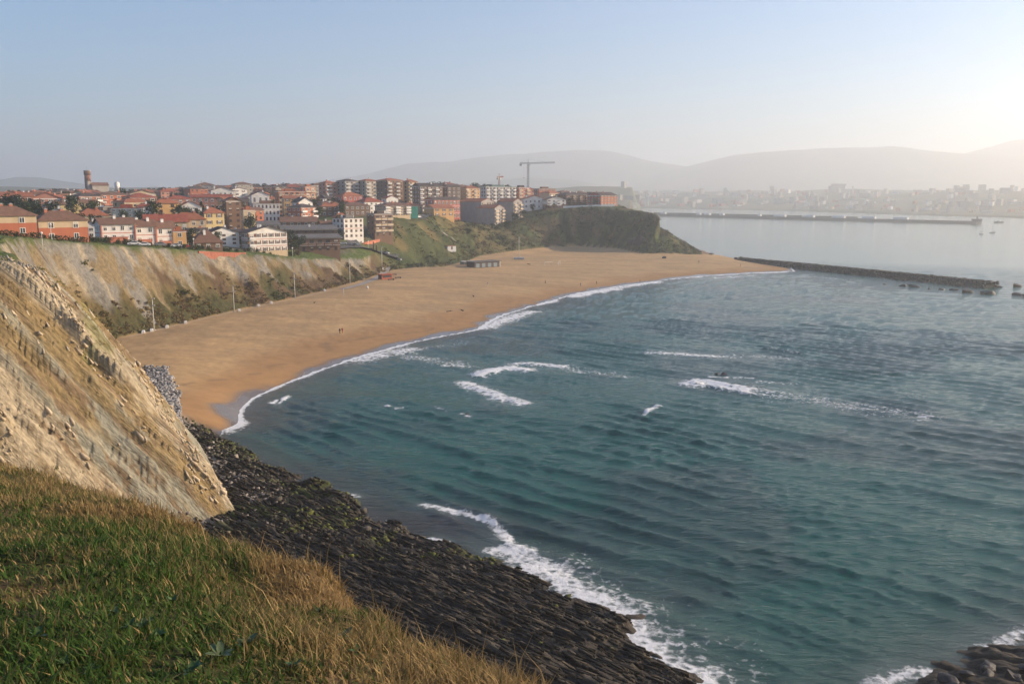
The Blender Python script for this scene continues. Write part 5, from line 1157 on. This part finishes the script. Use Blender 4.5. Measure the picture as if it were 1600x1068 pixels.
# tower cranes
def lattice(mb, a, b_, w, n, mi=0, r=0.09):
    a = Vector(a); b_ = Vector(b_); d_ = (b_ - a).normalized(); u_ = d_.orthogonal().normalized(); v_ = d_.cross(u_)
    cs = [u_ * w + v_ * w, u_ * -w + v_ * w, u_ * -w - v_ * w, u_ * w - v_ * w]
    for c_ in cs: mb.tube(a + c_, b_ + c_, r, n=4, mi=mi)
    for k in range(n):
        p, q_ = a + (b_ - a) * (k / n), a + (b_ - a) * ((k + 1) / n)
        for i in range(4): mb.tube(p + cs[i], q_ + cs[(i + 1) % 4], r * 0.7, n=3, mi=mi, cap=False)
def crane(px_, Yd, top, jl, cl, ang, m, lb):
    x, y = spot(px_, Yd); g_ = gz(x, y); h = PY(px_, top, Yd)[2] - g_
    t = empty('tower_crane', (x, y, g_), ang); tag(t, lb, 'crane')
    mb = MB(); lattice(mb, (0, 0, -2), (0, 0, h - 1), 0.7, 16, r=0.16); mb.build('mast', m, t)
    mb = MB(); lattice(mb, (0, 0, h), (jl, 0, h + 0.8), 0.5, 14, r=0.12); mb.build('jib', m, t)
    mb = MB(); lattice(mb, (-cl, 0, h), (0, 0, h), 0.5, 4, r=0.12); mb.build('counter_jib', m, t)
    mb = MB(); mb.box(-cl, -cl + 2, -0.9, 0.9, h - 2.6, h - 0.6); mb.build('counterweight', M_CONC, t)
    mb = MB(); mb.box(0.8, 2.2, -0.8, 0.8, h - 2.4, h - 0.7); mb.build('cab', M_WHITE, t)
    mb = MB(); mb.tube((0, 0, h), (0, 0, h + 4), 0.3, 0.12, 5); mb.tube((0, 0, h + 4), (jl * .7, 0, h + 1), 0.05, n=3); mb.tube((0, 0, h + 4), (-cl, 0, h + .5), 0.05, n=3); mb.build('apex', m, t)
    mb = MB(); mb.tube((-cl * .5, 0, h), (-cl * .5, 0, h - 14), 0.04, n=3); mb.box(-cl * .5 - .3, -cl * .5 + .3, -.2, .2, h - 14.6, h - 14); mb.build('hook_line', M_DARKM, t)
crane(825, 900, 255, 27, 8.5, 0.15, mat('crane_steel', (0.33, 0.33, 0.34), 0.6, 0.1), 'tall grey tower crane with long jib over the headland houses')
crane(780, 960, 277, 7, 3.2, 0.9, mat('crane_red', (0.40, 0.16, 0.10), 0.6, 0.1), 'small red tower crane behind the long grey slab')
# green scaffold sheet
x, y = spot(647, 580); g_ = gz(x, y); t = empty('scaffold', (x, y, g_), R(35)); tag(t, 'green netted scaffold beside the cream apartment house', 'scaffold')
mb = MB(); mb.box(-2.8, 2.8, -0.05, 0.05, 0.4, 8); mb.box(-2.85, -2.75, 0.05, 3, 0.4, 8); mb.build('net', mat('scaffold_net', (0.02, 0.17, 0.14), 0.8, 0.2), t)
mb = MB()
for a in (-2.7, -0.9, 0.9, 2.7):
    for q_ in (0.2, 1.5): mb.tube((a, q_, -1), (a, q_, 8.6), 0.06, n=5)
for zz in (2, 4, 6, 8): mb.box(-2.8, 2.8, 0.15, 1.5, zz, zz + 0.06)
mb.build('frame', M_CONC, t)

# ------------------------------------------------------------------ roads and paths laid on the ground
M_ASPH = mat('asphalt', (0.10, 0.10, 0.10), 0.95, 0.2, 0.5); M_PATH = mat('pale_paving', (0.36, 0.32, 0.28), 0.95, 0.15, 0.5)
def drape(name, pts, width, m, lift=0.10):
    P = [Vector((p[0], p[1], 0)) for p in pts]; S = []
    for i in range(len(P) - 1):
        k = max(2, int((P[i + 1] - P[i]).length / 2)); S += [P[i].lerp(P[i + 1], j / k) for j in range(k)]
    S.append(P[-1]); V = []; n_ = len(S); cr = 5
    for i, p in enumerate(S):
        d_ = (S[min(i + 1, n_ - 1)] - S[max(i - 1, 0)]).normalized(); nn = Vector((-d_.y, d_.x, 0))
        for j in range(cr): q_ = p + nn * width * (j / (cr - 1) - 0.5); V.append((q_.x, q_.y))
    V = np.array(V); z = land(V[:, 0], V[:, 1]); zz = z.reshape(n_, cr); zz = np.maximum(zz, zz.mean(1, keepdims=True)) ; z = zz.ravel() + lift
    i = np.arange(n_ * cr).reshape(n_, cr); F = np.stack([i[:-1, :-1], i[:-1, 1:], i[1:, 1:], i[1:, :-1]], -1).reshape(-1, 4)
    return tag(link(bpy.data.objects.new(name, np_mesh(name, np.column_stack([V, z]), F, [m]))), kind='structure')
def on(px_, py_):
    """where the line of sight meets the land"""
    kx, kz = slopes(px_, py_); ys = np.arange(90, 1200, 0.5); zz = land(kx * ys, ys); below = np.where(zz > CAM_H + kz * ys)[0]
    Yd = ys[below[0]] if len(below) else 600.0
    return float(kx * Yd), float(Yd), float(land(np.array([kx * Yd]), np.array([Yd]))[0])
drape('road', [on(470, 392)[:2], on(520, 388)[:2], on(556, 386)[:2], on(590, 394)[:2], on(628, 403)[:2]], 6.0, M_ASPH)
drape('road', [on(556, 384)[:2], on(545, 372)[:2]], 7.0, M_ASPH, 0.12)
drape('road', [spot(655, 585), spot(668, 610), spot(672, 640)], 6.0, M_ASPH)
drape('path', [spot(664, 590), spot(690, 596), spot(712, 598)], 2.2, M_PATH)
drape('promenade', [on(535, 452)[:2], on(560, 446)[:2], on(585, 437)[:2], on(600, 427)[:2], on(605, 420)[:2]], 3.6, M_PATH, 0.18)
drape('path', [on(200, 527)[:2], on(240, 517)[:2], on(365, 487)[:2], on(460, 467)[:2], on(525, 452)[:2]], 1.2, mat('packed_sand', (0.45, 0.33, 0.20), 0.95, 0.15), 0.05)

# ------------------------------------------------------------------ masts, lamps, blocks on the beach
M_POST = mat('white_post', (0.62, 0.60, 0.56), 0.5, 0.08)
def mast(px_, pb, pt, lb, arms=2, r=0.17):
    x, y, z = on(px_, pb); h = PY(px_, pt, y)[2] - z
    t = empty('floodlight_mast', (x, y, z)); tag(t, lb, 'lamp post')
    mb = MB(); mb.tube((0, 0, -0.5), (0, 0, h), r, r * 0.6, 8); mb.build('pole', M_POST, t, True)
    mb = MB(); mb.box(-0.35, 0.35, -0.35, 0.35, -0.3, 0.25); mb.build('footing', M_CONC, t)
    for zz in (h - 0.1, h * 0.78)[:arms]:
        mb = MB(); mb.box(-0.55, 0.55, -0.06, 0.06, zz - 0.06, zz + 0.06); mb.build('cross_arm', M_POST, t)
        mb = MB(); mb.box(0.35, 0.75, -0.28, 0.1, zz - 0.12, zz + 0.22); mb.build('floodlight', M_CONC, t)
for px_, pb, pt, lb in ((241, 516, 466, 'white floodlight mast by the cliff foot beside two white blocks, nearest the spur'), (366, 487, 446, 'white floodlight mast at the cliff foot with one white block behind it'), (461, 465, 427, 'white floodlight mast at the cliff foot below the big white apartment house'), (547, 443, 404, 'white floodlight mast at the end of the promenade ramp'),
                        (597, 418, 386, 'white floodlight mast above the red beach kiosk'), (811, 402, 371, 'white mast standing on a concrete plinth at the back of the beach')): mast(px_, pb, pt, lb)
x, y, z = on(811, 405); t = empty('lifeguard_plinth', (x, y, z)); tag(t, 'low white concrete plinth at the base of the beach mast', 'plinth')
mb = MB(); mb.box(-3.4, 3.4, -2.2, 2.2, -0.5, 0.9); mb.build('base', M_CONC, t); mb = MB(); mb.box(-3.5, 3.5, -2.3, -2.15, 0.9, 1.6); mb.build('parapet', M_WHITE, t)
def lamp(px_, Yd, h, lb):
    x, y = spot(px_, Yd); z = gz(x, y); t = empty('street_lamp', (x, y, z)); tag(t, lb, 'street lamp')
    mb = MB(); mb.tube((0, 0, -.4), (0, 0, h), 0.09, 0.06, 8); mb.build('pole', M_POST, t, True); iv, jf = ico(1); g2 = np_mesh('globe', iv * 0.34 + np.array([0, 0, h + 0.25]), jf, [M_WHITE]); link(bpy.data.objects.new('globe', g2), t)
for px_, Yd, lb in ((61, 252, 'globe street lamp on the clifftop between the two brick and cream houses'), (76, 262, 'shorter globe street lamp beside the second brick and cream house'), (299, 334, 'globe street lamp before the low brown roofed house'), (454, 400, 'globe street lamp on the lawn by the white apartment house'), (574, 497, 'street lamp beside the red boundary wall')):
    lamp(px_, Yd, 4.2 if Yd < 300 else 3.6, lb)
SHBLK = MB(); SHBLK.box(-1.3, 1.3, -0.45, 0.45, -0.3, 0.42, 0); SHBLK.box(-1.15, 1.15, -0.35, 0.35, 0.42, 0.52, 0)
blk = SHBLK.mesh('bench', [M_WHITE])
for px_, py_, lb in ((224, 520, 'white concrete bench just before the first mast'), (237, 517.5, 'white concrete bench at the base of the first mast'), (261, 512, 'white concrete bench after the first mast'), (290, 505, 'white concrete bench midway between the first and second mast'),
                     (374, 486, 'white concrete bench beside the second mast'), (404, 478.5, 'first white bench of the pair between second and third mast'), (424, 474, 'second white bench of the pair between second and third mast'), (507, 454.5, 'white concrete bench before the promenade ramp')):
    x, y, z = on(px_, py_); tag(inst('bench', blk, None, (x, y, z + 0.2), (0, 0, R(-70)), (1, 1, 1)), lb, 'bench')
x, y, z = on(574, 451); t = empty('litter_bin', (x, y, z)); tag(t, 'white litter bin on the sand at the promenade end', 'bin')
mb = MB(); mb.tube((0, 0, 0), (0, 0, 1.1), 0.42, 0.48, 10); mb.build('drum', M_WHITE, t, True); mb = MB(); mb.tube((0, 0, 1.1), (0, 0, 1.3), 0.52, 0.3, 10); mb.build('lid', M_CONC, t)
x, y, z = on(537, 461); t = empty('shower_post', (x, y, z)); tag(t, 'thin pale shower post on the sand below the promenade', 'post')
mb = MB(); mb.tube((0, 0, -.3), (0, 0, 2.6), 0.09, n=8); mb.build('pole', M_POST, t); mb = MB(); mb.tube((0, 0, 2.5), (0.5, 0, 2.6), 0.05, n=6); mb.build('spout', M_POST, t)

# red kiosk with timber tables
M_RED = mat('kiosk_red', (0.42, 0.105, 0.05), 0.7, 0.12)
x, y, z = on(602, 436); t = empty('beach_kiosk', (x, y, z), R(38)); tag(t, 'red wooden beach kiosk beside the promenade', 'kiosk')
mb = MB(); mb.box(-3, 3, -1.8, 1.8, -0.4, 2.4); mb.build('wall', M_RED, t); mb = MB(); mb.box(-3.4, 3.4, -2.6, 2.2, 2.41, 2.6); mb.build('roof', M_RED, t)
mb = MB(); mb.box(-2.4, 2.4, -1.86, -1.805, 0.9, 1.9); mb.build('hatch', M_DARKM, t); mb = MB(); mb.box(-3.06, -3.005, -1.5, 1.5, 0.3, 2.1); mb.build('door', M_DARKM, t)
M_TIMB = mat('dark_timber', (0.07, 0.05, 0.04), 0.8, 0.2)
for px_, py_, lb in ((615, 430, 'dark timber picnic table beside the kiosk wall'), (622, 435, 'dark timber picnic table farthest out on the sand'), (611, 438, 'dark timber picnic table in front of the kiosk')):
    x, y, z = on(px_, py_); t = empty('picnic_table', (x, y, z), 0.3); tag(t, lb, 'table')
    mb = MB(); mb.box(-1.6, 1.6, -0.5, 0.5, 0.68, 0.78); mb.build('table_top', M_TIMB, t)
    for s in (-1, 1):
        mb = MB(); mb.box(-1.6, 1.6, s * 0.95 - 0.18, s * 0.95 + 0.18, 0.4, 0.48); mb.build('bench', M_TIMB, t)
        mb = MB(); mb.box(s * 1.2 - 0.06, s * 1.2 + 0.06, -1.05, 1.05, 0.3, 0.4); mb.box(s * 1.2 - 0.06, s * 1.2 + 0.06, -0.4, 0.4, -0.1, 0.68); mb.build('leg', M_TIMB, t)
# beach service building
x, y, z = on(755, 417); t = empty('beach_building', (x, y, z), R(38)); tag(t, 'flat roofed white beach building with walls coloured dark as shade and a white end wall standing on the sand', 'building')
mb = MB(); mb.box(-9, 9, -4, 4, -1, 3.2, 0); mb.build('wall', WALL['dark'], t); mb = MB(); mb.box(9.003, 9.3, -4.1, 4.1, -1, 3.25); mb.build('end_wall', M_WHITE, t)  # shaded faces of the white building painted dark, lit end left white
mb = MB(); mb.box(-9.4, 9.9, -4.6, 4.6, 3.26, 3.6); mb.build('roof', ROOF['grey'], t); mb = MB(); mb.box(9.305, 9.36, -1.6, 1.2, 0, 2.3); mb.build('door', WALL['ochre'], t)
for k in range(4): mb = MB(); mb.box(-8 + k * 4.2, -5.6 + k * 4.2, -4.06, -4.005, 0.2, 2.5); mb.build('shutter', WALL['glassy'], t)
x, y, z = on(733, 414); t = empty('beach_shelter', (x, y, z), R(38)); tag(t, 'low white roofed shelter beside the flat roofed beach building', 'shelter')
mb = MB(); mb.box(-5, 5, -2.2, 2.2, 2.2, 2.45); mb.build('roof', M_WHITE, t)
for a in (-4.6, 0, 4.6):
    for q_ in (-1.9, 1.9): mb = MB(); mb.tube((a, q_, -.3), (a, q_, 2.2), 0.1, n=6); mb.build('post', M_POST, t)
mb = MB(); mb.box(-5, 5, 1.95, 2.15, -.3, 2.19); mb.build('back_wall', WALL['glassy'], t)
x, y, z = on(704, 390); t = empty('white_hut', (x, y, z), R(30)); tag(t, 'small white hut half buried in the grassy hill', 'hut')
mb = MB(); mb.box(-3, 3, -2, 2, -1.5, 2.2); mb.build('wall', M_WHITE, t); mb = MB(); mb.box(-3.3, 3.3, -2.3, 2.3, 2.21, 2.45); mb.build('roof', ROOF['terracotta'], t); mb = MB(); mb.box(-0.5, 0.5, -2.06, -2.005, 0, 1.9); mb.build('door', M_WOODF, t)
# goal frames on the sand
for px_, py_, lb in ((857, 415, 'white goal frame on the sand'), (874, 414, 'second goal frame further along the sand')):
    x, y, z = on(px_, py_); t = empty('goal_frame', (x, y, z), 0.5 if px_ < 860 else 1.3); tag(t, lb, 'goal')
    for s in (-2.6, 2.6): mb = MB(); mb.tube((s, 0, -.3), (s, 0, 2.2), .09, n=6); mb.build('post', M_WHITE, t)
    mb = MB(); mb.tube((-2.6, 0, 2.2), (2.6, 0, 2.2), .09, n=6); mb.build('crossbar', M_WHITE, t); mb = MB(); mb.tube((-2.6, 0, 2.2), (-2.6, 1.6, 0), .06, n=5); mb.tube((2.6, 0, 2.2), (2.6, 1.6, 0), .06, n=5); mb.build('stay', M_WHITE, t)
# walls and posts on the hill
def wall_run(name, pts, h, th, m, lb, cat='wall'):
    pts = [(p[0], p[1], pts[0][2] + (pts[-1][2] - pts[0][2]) * i / (len(pts) - 1)) for i, p in enumerate(pts)]
    V0 = Vector(pts[0]); t = empty(name, V0); tag(t, lb, cat)
    for i in range(len(pts) - 1):
        a, b_ = Vector(pts[i]) - V0, Vector(pts[i + 1]) - V0; d_ = (b_ - a); d_.z = 0; d_.normalize(); nn = Vector((-d_.y, d_.x, 0)) * th
        mb = MB(); mb.add([a - nn - Vector((0, 0, 3)), b_ - nn - Vector((0, 0, 3)), b_ + nn - Vector((0, 0, 3)), a + nn - Vector((0, 0, 3)), a - nn + Vector((0, 0, h)), b_ - nn + Vector((0, 0, h)), b_ + nn + Vector((0, 0, h)), a + nn + Vector((0, 0, h))],
                          [(0, 3, 2, 1), (4, 5, 6, 7), (0, 1, 5, 4), (1, 2, 6, 5), (2, 3, 7, 6), (3, 0, 4, 7)]); mb.build('wall_panel', m, t)
        mb = MB(); mb.tube(b_ - Vector((0, 0, .8)), b_ + Vector((0, 0, h + .12)), th * 1.6, n=6); mb.build('pier', m, t)
def g3(px_, Yd): x, y = spot(px_, Yd); return (x, y, gz(x, y))
wall_run('brick_wall', [g3(306, 330), g3(325, 337), g3(345, 345), g3(362, 352), g3(380, 362)], 0.8, 0.15, mat('wall_brick', (0.30, 0.11, 0.07), 0.9, 0.2), 'low red brick wall running along the clifftop')
wall_run('boundary_wall', [g3(566, 500), g3(576, 508), g3(586, 516), g3(598, 524)], 1.0, 0.15, M_BRICKTRIM, 'red boundary wall climbing the hill above the car park')
wall_run('garden_wall', [g3(880, 732), g3(900, 732), g3(920, 733), g3(940, 735), g3(960, 738)], 1.8, 0.15, M_WHITE, 'white garden wall along the headland rim')
for px_, lb in ((582, 'rusty steel post on the lawn, taller of the pair'), (587, 'rusty steel post on the lawn, shorter of the pair')):
    x, y, z = g3(px_, 498); t = empty('steel_post', (x, y, z)); tag(t, lb, 'post'); h = 4.8 if px_ == 582 else 3.8
    mb = MB(); mb.box(-0.3, 0.3, -0.3, 0.3, -.5, h); mb.build('shaft', M_WOODF, t); mb = MB(); mb.box(-0.36, 0.36, -0.36, 0.36, h, h + .15); mb.build('cap', M_TIMB, t)
# hedge along the clifftop
hp = [g3(a, b_) for a, b_ in ((-30, 236), (10, 243), (50, 254), (90, 268), (130, 286), (160, 300))]
P = []; cc = []
for i in range(len(hp) - 1):
    for q_ in range(420):
        s_ = random.random(); p = Vector(hp[i]).lerp(Vector(hp[i + 1]), s_); P.append((p.x + random.uniform(-.7, .7), p.y + random.uniform(-.7, .7), p.z + random.uniform(-0.3, 1.5) + 0.3 * math.sin(s_ * 9)))
V, F, cc = leaf_tris(np.array(P), 0.28, np.tile(np.array([0.03, 0.05, 0.018]), (len(P), 1)))
hd = empty('hedge', hp[0]); tag(hd, 'dark clipped hedge along the clifftop before the brick houses', 'hedge')
link(bpy.data.objects.new('foliage', np_mesh('foliage', V - np.array(hp[0]), F, [M_FOL], cc, False)), hd)
mb = MB()
for p in hp: q_ = Vector(p) - Vector(hp[0]); mb.tube(q_ - Vector((0, 0, .5)), q_ + Vector((0, 0, .9)), .08, .04, 5)
mb.build('stem', M_BARK, hd)

# ------------------------------------------------------------------ parked cars
CARM = {k: mat('car_' + k, v, 0.25, 0.03, 1, spec=0.5, coat=0.6) for k, v in dict(white=(0.75, 0.75, 0.74), red=(0.45, 0.04, 0.03), grey=(0.22, 0.23, 0.24), black=(0.02, 0.02, 0.022), blue=(0.04, 0.07, 0.16), silver=(0.5, 0.51, 0.52)).items()}
M_TYRE = mat('tyre', (0.02, 0.02, 0.02), 0.9, 0.1); M_LAMPG = mat('lamp_lens', (0.7, 0.7, 0.68), 0.2, 0.05)
def car_body():
    prof_ = [(-2.05, .35), (-2.1, .75), (-1.95, .92), (-1.15, 1.0), (-0.6, 1.44), (0.75, 1.46), (1.5, 0.98), (2.0, 0.86), (2.1, 0.6), (2.08, .32)]
    mb = MB(); rings = []
    for yy, sc_ in ((-0.86, .97), (-0.78, 1.0), (0.78, 1.0), (0.86, .97)):
        rings.append([(p[0] * sc_, yy * (0.84 if p[1] > 1.2 else 1.0), p[1]) for p in prof_])
    mb.loft(rings); return mb.mesh('body', [CARM['white']], False)
CAR_BODY = car_body(); mb = MB()
for s in (-1, 1): mb.add([(-1.0, s * .868, 1.0), (1.3, s * .868, 1.0), (0.7, s * .75, 1.38), (-0.58, s * .75, 1.37)], [(0, 1, 2, 3) if s < 0 else (3, 2, 1, 0)])
mb.add([(1.42, -.7, 1.05), (1.42, .7, 1.05), (0.84, .62, 1.44), (0.84, -.62, 1.44)], [(0, 1, 2, 3)]); mb.add([(-1.12, -.7, 1.06), (-1.12, .7, 1.06), (-0.66, .62, 1.43), (-0.66, -.62, 1.43)], [(3, 2, 1, 0)])
CAR_GLASS = mb.mesh('window_glass', [M_GLASS]); mb = MB(); mb.tube((0, -.11, 0), (0, .11, 0), .32, n=12); CAR_TYRE = mb.mesh('wheel', [M_TYRE]); mb = MB(); mb.tube((0, -.125, 0), (0, .125, 0), .19, n=10); CAR_RIM = mb.mesh('rim', [CARM['silver']])
mb = MB(); mb.box(-.06, .06, -.2, .2, -.08, .08); CAR_LAMP = mb.mesh('headlight', [M_LAMPG])
def car(px_, Yd, rz, colr, lb, py_=None):
    x, y, z = (on(px_, py_) if py_ else g3(px_, Yd)); t = empty('parked_car', (x, y, z + 0.14), rz); tag(t, lb, 'car', 'cars parked by the clifftop and car park')
    b_ = inst('body', CAR_BODY, t); b_.material_slots[0].link = 'OBJECT'; b_.material_slots[0].material = CARM[colr]
    inst('window_glass', CAR_GLASS, t)
    for a in (-1.25, 1.3):
        for s in (-.8, .8): w_ = inst('wheel', CAR_TYRE, t, (a, s, .32)); inst('rim', CAR_RIM, w_)
    for s in (-.6, .6): inst('headlight', CAR_LAMP, t, (2.06, s, .68))
for px_, Yd, rz, cl_, lb in ((205, 302, .4, 'white', 'white car parked before the first terraced house'), (221, 308, .4, 'white', 'white car between the terrace porches'), (271, 330, .4, 'white', 'white car parked beside the small orange house'), (285, 336, .4, 'red', 'red car parked at the end of the terrace road'), (246, 318, .4, 'grey', 'dark grey car before the last terraced house'),
                             (534, 478, .2, 'white', 'white car in the car park nearest the lawn'), (531, 492, 1.0, 'silver', 'silver car parked uphill in the car park'), (538, 494, 1.0, 'white', 'white car parked uphill beside the silver one'), (543, 480, .2, 'grey', 'grey car in the car park beside the white one'), (550, 482, .4, 'black', 'black car in the car park'), (556, 487, .3, 'silver', 'silver car by the car park exit'),
                             (478, 447, .2, 'black', 'black car before the dark timber terrace'), (490, 449, .2, 'blue', 'blue car before the dark timber terrace'), (503, 452, .2, 'grey', 'grey car before the dark timber terrace'), (516, 456, .2, 'black', 'black car at the end of the timber terrace'), (601, 506, -.4, 'silver', 'silver car on the road beside the mast'), (620, 512, -.3, 'white', 'white car at the end of the beach road'), (653, 588, 1.0, 'white', 'white car on the uphill street')):
    car(px_, Yd, rz, cl_, lb)

# ------------------------------------------------------------------ people on the sand
def person_mesh(name, m_skin):
    J = [(0, 0, .95), (0, 0, 1.2), (0, 0, 1.42), (0, .01, 1.52), (0, .02, 1.68), (.10, 0, .9), (.12, .12, .5), (.12, .02, .06), (-.10, 0, .9), (-.12, -.14, .5), (-.12, -.26, .08), (.20, 0, 1.38), (.26, -.06, 1.1), (.25, .04, .84), (-.20, 0, 1.38), (-.26, .06, 1.1), (-.25, .14, .86), (.12, .16, .03), (-.12, -.12, .03)]
    E = [(0, 1), (1, 2), (2, 3), (3, 4), (0, 5), (5, 6), (6, 7), (7, 17), (0, 8), (8, 9), (9, 10), (10, 18), (2, 11), (11, 12), (12, 13), (2, 14), (14, 15), (15, 16)]
    rad = [.15, .15, .14, .06, .105, .10, .075, .05, .10, .075, .05, .07, .05, .038, .07, .05, .038, .04, .04]
    me = bpy.data.meshes.new(name); me.from_pydata(J, E, []); me.materials.append(m_skin)
    o = bpy.data.objects.new(name, me); o.modifiers.new('skin', 'SKIN'); me.skin_vertices.new(name='skin') if not me.skin_vertices else None
    for i, v in enumerate(me.skin_vertices[0].data): v.radius = (rad[i], rad[i]); v.use_root = (i == 0)
    sd_ = o.modifiers.new('sub', 'SUBSURF'); sd_.levels = 1; sd_.render_levels = 1
    return o
PM = {k: mat('clothes_' + k, v, 0.9, 0.1) for k, v in dict(dark=(0.04, 0.04, 0.05), red=(0.35, 0.06, 0.05), blue=(0.06, 0.09, 0.2), pale=(0.5, 0.48, 0.45)).items()}
for px_, py_, cl_, rz, lb in ((531, 521, 'dark', 0.4, 'person in dark clothes walking with a companion on the open sand'), (535, 520, 'red', 0.4, 'person in a red top walking beside the one in dark clothes'), (932, 444, 'dark', 1.2, 'person in dark clothes walking at the edge of the foam'), (907, 447, 'blue', 1.0, 'person in blue walking on the sand behind the foam walker'), (1000, 442, 'dark', 2.0, 'person in dark clothes wading where the swash ends'),
                              (762, 446, 'pale', 0.2, 'person in pale clothes alone in the middle of the sand'), (1092, 411, 'dark', 0.8, 'person in dark clothes near the headland tip'), (1157, 416, 'red', 1.0, 'person in red on the sand near the root of the mole'), (852, 443, 'dark', 1.6, 'dark figure sitting out on the wide sand with a bag')):
    x, y, z = on(px_, py_); o = person_mesh('person', PM[cl_]); link(o); o.location = (x, y, z); o.rotation_euler = (0, 0, rz); tag(o, lb, 'person')
    if 'bag' in lb: o['label'] = 'dark clothed figure standing alone on the wide middle sand'
# driftwood
for px_, py_, lb in ((740, 463, 'dark driftwood log on the middle of the beach'), (492, 473, 'short dark plank lying near the cliff foot'), (702, 487, 'brown driftwood near the foam line'), (722, 485, 'longer brown driftwood near the foam line'), (826, 413, 'dark log at the back of the beach')):
    x, y, z = on(px_, py_); mb = MB(); mb.tube((-1.3, 0, .12), (0.2, .15, .2), .2, .17, 7); mb.tube((0.2, .15, .2), (1.5, -.1, .35), .17, .06, 7); mb.tube((0.1, .1, .2), (.5, .6, .5), .08, .03, 5)
    o = mb.build('driftwood', M_TIMB, None, True); o.location = (x, y, z); o.rotation_euler = (0, 0, random.uniform(0, 3)); tag(o, lb, 'driftwood')

# ------------------------------------------------------------------ boats
def sail(px_, py_, h, lb):
    x, y, _ = PZ(px_, py_); t = empty('sailing_boat', (x, y, 0), random.uniform(0, 3)); tag(t, lb, 'sailboat')
    mb = MB(); mb.loft([[(a, -w_, .9), (a, -w_ * .6, -.2), (a, w_ * .6, -.2), (a, w_, .9)] for a, w_ in ((-3.4, .9), (-1, 1.3), (1.6, 1.1), (4, .08))]); mb.build('hull', M_WHITE, t)
    mb = MB(); mb.box(-1.5, 1.2, -.6, .6, .9, 1.4); mb.build('cabin', M_WHITE, t); mb = MB(); mb.tube((.4, 0, .5), (.4, 0, h), .12, .07, 6); mb.build('mast', M_DARKM, t); mb = MB(); mb.tube((.4, 0, 1.9), (-3, 0, 1.9), .09, n=6); mb.tube((.4, 0, 2.05), (-2.9, 0, 2.05), .16, n=6); mb.build('boom', M_PATH, t)
sail(1534, 366, 14, 'small sailing boat with bare mast off the end of the harbour wall'); sail(1551, 364, 13, 'second bare masted sailing boat a little further off the harbour wall')
x, y, _ = PZ(1561, 348); t = empty('motor_boat', (x, y, 0), 0.3); tag(t, 'motor boat passing the end of the harbour wall', 'boat')
mb = MB(); mb.loft([[(a, -w_, 2.0), (a, -w_ * .6, -.4), (a, w_ * .6, -.4), (a, w_, 2.0)] for a, w_ in ((-9, 2.4), (-3, 2.8), (4, 2.4), (10, .1))]); mb.build('hull', M_PIER, t); mb = MB(); mb.box(-4, 2, -1.6, 1.6, 2.0, 4.6); mb.build('cabin', M_WHITE, t); mb = MB(); mb.tube((-1, 0, 4.6), (-1, 0, 8), .12, n=5); mb.build('mast', M_DARKM, t)

# ------------------------------------------------------------------ the hazy air
hz_m = bpy.data.materials.new('hazy_air'); hz_m.use_nodes = True
hn = hz_m.node_tree.nodes; hn.clear()
pv = hn.new('ShaderNodeVolumePrincipled')
pv.inputs['Color'].default_value = (0.96, 0.985, 1.0, 1)
pv.inputs['Density'].default_value = HAZE
pv.inputs['Anisotropy'].default_value = 0.5
ho = hn.new('ShaderNodeOutputMaterial'); hz_m.node_tree.links.new(pv.outputs[0], ho.inputs['Volume'])
hb = MB(); hb.box(-45000, 45000, -20000, 48000, -12, 610)
tag(hb.build('haze', hz_m), 'pale haze hanging over the bay and the far mountains', kind='stuff')
